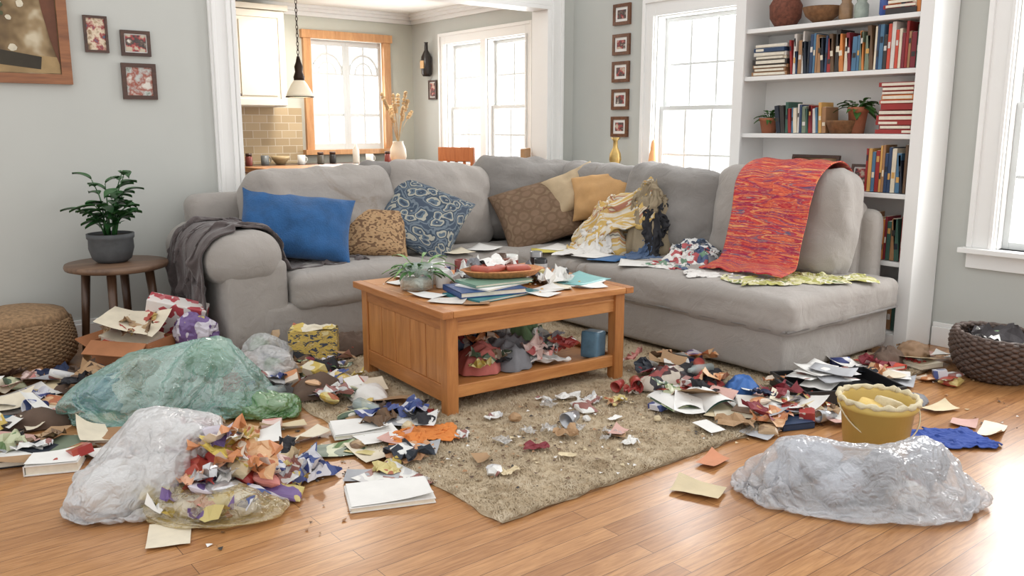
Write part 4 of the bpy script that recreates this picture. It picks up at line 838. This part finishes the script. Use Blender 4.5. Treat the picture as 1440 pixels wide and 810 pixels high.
def scatter(cx,cy,rx,ry,n,kind,rot=0,cols=None,layers=.05,s=1):
    for i in range(n):
        a=R.random()*6.28; r=math.sqrt(R.random()); u,v=math.cos(a)*r*rx,math.sin(a)*r*ry
        x=cx+u*math.cos(rot)-v*math.sin(rot); y=cy+u*math.sin(rot)+v*math.cos(rot)
        if not ok(x,y): continue
        z=zz(x,y)+R.random()*layers*(1-r*.7); t=R.random()*6.28; sd=R.randint(0,999); tl=(R.uniform(-.4,.4)*min(1,layers*25),R.uniform(-.4,.4)*min(1,layers*25))
        if kind=='p': LM.sheet((x,y,z),R.uniform(.09,.22)*s,R.uniform(.06,.15)*s,t,R.choice(cols or LIT),.006,R.choice([0,.03,.06]),sd,5,tl)
        elif kind=='w': LM.wrapper((x,y,z),R.uniform(.08,.19)*s,R.uniform(.05,.13)*s,t,R.choice(cols or PRT),sd,7,R.uniform(.2,.5),tl)
        elif kind in 'sux': 
            T=LM.T; LM.T=Matrix.Translation((x,y,z+.012))@Euler((tl[0],tl[1],t)).to_matrix().to_4x4()
            if kind=='s': LM.pillow((0,0,0),R.uniform(.09,.17)*s,R.uniform(.07,.12)*s,.035,(0,0,0),R.choice(cols or PRT),sd,.006,8,0,False,.02)
            elif kind=='x': 
                w_,h_,t_=R.uniform(.06,.14),R.uniform(.05,.09),R.uniform(.025,.05); LM.box((0,0,t_/2),(w_,h_,t_),R.choice(cols or PRT))
            else:
                rr_=R.uniform(.022,.034); l_=R.uniform(.08,.13); cm_=R.choice(CUP)
                if cm_ is CUP[-1]: LM.lathe([(rr_,0),(rr_,l_*1.1),(rr_*.4,l_*1.5),(rr_*.4,l_*1.65)],(0,0,rr_-.01),cm_,14,(pi/2,0,0),lambda a,z:1+.1*math.sin(a*3+z*60))
                else: LM.lathe([(rr_*.8,0),(rr_*1.05,l_),(rr_*.95,l_),(rr_*.72,.005)],(0,0,rr_-.01),cm_,14,(pi/2,0,0),lambda a,z:1+.1*math.sin(a*2+z*40))
            LM.T=T
        elif kind=='b': LM.ball((x,y,z+.012*s),R.uniform(.012,.03)*s,R.choice(cols or [WHITEP,PRT[5],LIT[4],LIT[5],PRT[8]]),sd,.75,2)
        elif kind=='k': LM.book((x,y,z),(R.uniform(.1,.18),R.uniform(.14,.22),R.uniform(.012,.03)),t,R.choice(cols or BK),PAGE,(tl[0]*.4,tl[1]*.4))
        elif kind=='c':
            w=R.uniform(.003,.011)*s; LM.add([(-w,-w*.6,0),(w,-w*.7,.004),(w*.8,w*.6,.002),(-w*.7,w*.8,.006)],[(0,1,2,3)],R.choice(cols or [WHITEP,LIT[5],LIT[4],BK[5],BK[12],BK[5],BK[11],BRC]),False,None,Matrix.Translation((x,y,z+.001))@Matrix.Rotation(t,4,'Z'))
for (cx,cy,rx,ry,rot,np,nw,nb,nk,nc,ly) in [
 (.75,4.45,.55,.5,-.6,36,30,3,10,120,.05),
 (1.3,4.6,.45,.35,-.6,18,30,5,6,70,.08),
 (1.75,3.95,.42,.4,-.6,20,42,6,3,160,.06),
 (2.0,4.4,.35,.2,-.2,10,24,4,2,60,.08),
 (1.86,3.4,.17,.4,0,6,12,2,1,90,.02),
 (.55,3.75,.28,.22,-.6,7,9,2,6,60,.03),
 (1.2,3.35,.36,.2,-.6,6,12,2,1,70,.01),
 (1.5,2.9,.3,.22,-.6,4,4,1,0,60,.004),
 (2.3,2.65,.7,.32,-.1,2,3,1,0,170,.0),
 (2.1,2.4,.5,.28,-.3,1,1,1,0,90,.0),
 (3.35,2.35,.50,.22,-.45,18,22,3,4,120,.04),
 (3.38,2.08,.28,.14,-.5,8,9,1,2,60,.02),
 (3.0,2.15,.3,.14,-.3,5,4,1,1,60,.005),
 (3.4,2.85,.3,.28,0,6,16,2,0,80,.04),
 (4.35,2.12,.42,.18,-.6,8,11,2,2,80,.02),
 (4.75,2.25,.25,.12,-.6,4,5,2,1,30,.02),
 (3.9,1.7,.6,.3,-.6,2,1,0,0,40,.0),
 (1.0,2.75,.45,.3,-.6,1,1,1,0,40,.0),
 (2.35,3.2,.4,.15,0,2,4,1,0,50,.0)]:
    scatter(cx,cy,rx,ry,np,'p',rot,None,ly); scatter(cx,cy,rx,ry,nw//3,'w',rot,None,ly); scatter(cx,cy,rx,ry,nw//3,'w',rot,DKL,ly); scatter(cx,cy,rx,ry,nw//3,'s',rot,None,ly); scatter(cx,cy,rx,ry,nw//7,'u',rot,None,ly); scatter(cx,cy,rx,ry,nw//8,'x',rot,None,ly); scatter(cx,cy,rx,ry,nb,'b',rot,None,ly); scatter(cx,cy,rx,ry,nk,'k',rot,None,ly*.6); scatter(cx,cy,rx,ry,nc,'c',rot,None,0)
# light scatter on the rug: tissue, film, small cups and wrappers
scatter(2.55,2.72,.65,.24,12,'w',-.15,[CLR,CLR,WHITEP,PRT[5],LIT[4]],0,.6); scatter(2.2,2.45,.4,.25,9,'w',-.3,[CLR,WHITEP,CLR,LIT[5]],0,.55); scatter(2.7,2.75,.5,.15,4,'u',0,None,0,.6); scatter(2.9,2.6,.4,.2,6,'b',0,[PRT[2],PRT[0],WHITEP,LIT[5]],0,.6); scatter(2.95,2.72,.3,.12,5,'w',0,[PRT[0],PRT[1],NV,PRT[2]],0,.6)
for (x,y,w,h,t,c) in [(.62,4.62,.28,.2,.3,WHITEP),(.80,4.72,.26,.18,-.3,LIT[5]),(.72,4.3,.25,.2,.8,LIT[3]),(.58,4.2,.3,.18,-.5,BK[10]),(.9,4.42,.22,.2,.1,WHITEP),(1.52,2.62,.2,.26,.2,PRT[5]),(3.08,2.3,.22,.16,.4,LIT[5]),(3.2,2.28,.2,.14,1.2,WHITEP),(2.34,1.86,.12,.18,.4,LIT[5]),(3.95,1.75,.16,.09,-.3,LIT[5]),(2.5,2.42,.1,.06,.4,LIT[6]),(2.6,2.0,.14,.08,.2,mat('coral_card',C(200,134,98),.6)),(1.5,3.02,.22,.14,-.4,PRT[4]),(1.62,2.98,.2,.13,.5,PRT[2]),(4.25,2.12,.18,.14,.5,WHITEP)]:
    LM.sheet((x,y,zz(x,y)+.004),w,h,t,c,.005,.04,int(x*100))
LM.done()
# ---------------------------------------------------------------- run cloth sims and bake
print('BUILD',time.time()-T00)
try:
    t1=time.time(); sc.frame_start=1; sc.frame_end=40
    keep=set(SIMS)|set(TEMP)|set(PROX); hid=[]
    for o in sc.objects:
        if o not in keep: hid.append(o)
    for o in hid: sc.collection.objects.unlink(o)
    for f in range(1,33): sc.frame_set(f)
    dg=bpy.context.evaluated_depsgraph_get(); res=[]
    for o in SIMS: res.append(bpy.data.meshes.new_from_object(o.evaluated_get(dg)))
    for o,me in zip(SIMS,res):
        o.modifiers.clear(); o.data=me
        if 'solid' in o:
            q=o.modifiers.new('u','SUBSURF'); q.levels=1; q.render_levels=1
            q=o.modifiers.new('s','SOLIDIFY'); q.thickness=o['solid']; q.offset=1
        if 'bag' in o:
            sd=o['bag']; nn=[v.normal.copy() for v in me.vertices]
            for v,n_ in zip(me.vertices,nn):
                p=v.co; wv=Vector((N3(p*5,sd),N3(p*5,sd+1),N3(p*5,sd+2)))*1.2; q_=p*13+wv
                d_=.011*(.35-abs(N3(q_,sd)))+.006*(.3-abs(N3(q_*2.3,sd+3)))
                v.co=p+n_*d_
                if v.co.z<.003: v.co.z=.003
            q=o.modifiers.new('u','SUBSURF'); q.levels=1; q.render_levels=1
    for o in hid: sc.collection.objects.link(o)
    for o in TEMP:
        for md in list(o.modifiers):
            if md.type=='COLLISION': o.modifiers.remove(md)
    for o in PROX: bpy.data.objects.remove(o)
    for g in GRP.values(): bpy.data.collections.remove(g)
    sc.frame_set(1); print('SIM',time.time()-t1)
except Exception as e: print('sim fail',e)
# ---------------------------------------------------------------- lights, world, camera
def area(name,loc,rot,sx,sy,p,col=(1,1,1)):
    l=bpy.data.lights.new(name,'AREA'); l.shape='RECTANGLE'; l.size=sx; l.size_y=sy; l.energy=p; l.color=col
    o=bpy.data.objects.new(name,l); sc.collection.objects.link(o); o.location=loc; o.rotation_euler=rot; return o
area('window_daylight',(5.45,4.29,1.5),(0,math.radians(90),0),1.4,.8,50)
area('window_daylight',(5.45,1.6,1.5),(0,math.radians(90),0),1.5,.9,58)
area('window_daylight',(5.45,6.9,1.6),(0,math.radians(90),0),1.2,1.3,50)
area('window_daylight',(4.36,8.55,1.65),(math.radians(-90),0,0),.9,1.1,25)
l=bpy.data.lights.new('pendant_bulb','POINT'); l.energy=4; l.color=(1,.85,.65); l.shadow_soft_size=.03; o=bpy.data.objects.new('pendant_bulb',l); sc.collection.objects.link(o); o.location=(3.03,6.55,1.57)
l=bpy.data.lights.new('kitchen_fill_light','AREA'); l.shape='DISK'; l.size=.5; l.energy=28; l.color=(1,.95,.87); o=bpy.data.objects.new('kitchen_fill_light',l); sc.collection.objects.link(o); o.location=(3.6,7.2,2.45)  # added fill to brighten the kitchen; stands for no visible fixture
w=bpy.data.worlds.new('World'); sc.world=w; w.use_nodes=True; bg=w.node_tree.nodes['Background']; bg.inputs[0].default_value=(1,.99,.98,1); bg.inputs[1].default_value=1.1
ca=bpy.data.cameras.new('camera'); ca.lens=30; ca.sensor_width=36; co=bpy.data.objects.new('camera',ca); sc.collection.objects.link(co)
co.location=(0,0,1.3); th=math.atan(225/1200); ya=math.atan(970/math.hypot(1200,225)); co.rotation_euler=(pi/2-th,0,-ya); sc.camera=co
sc.view_settings.view_transform='Standard'; sc.view_settings.look='None'; sc.view_settings.exposure=.18
print('TOTAL',time.time()-T00)
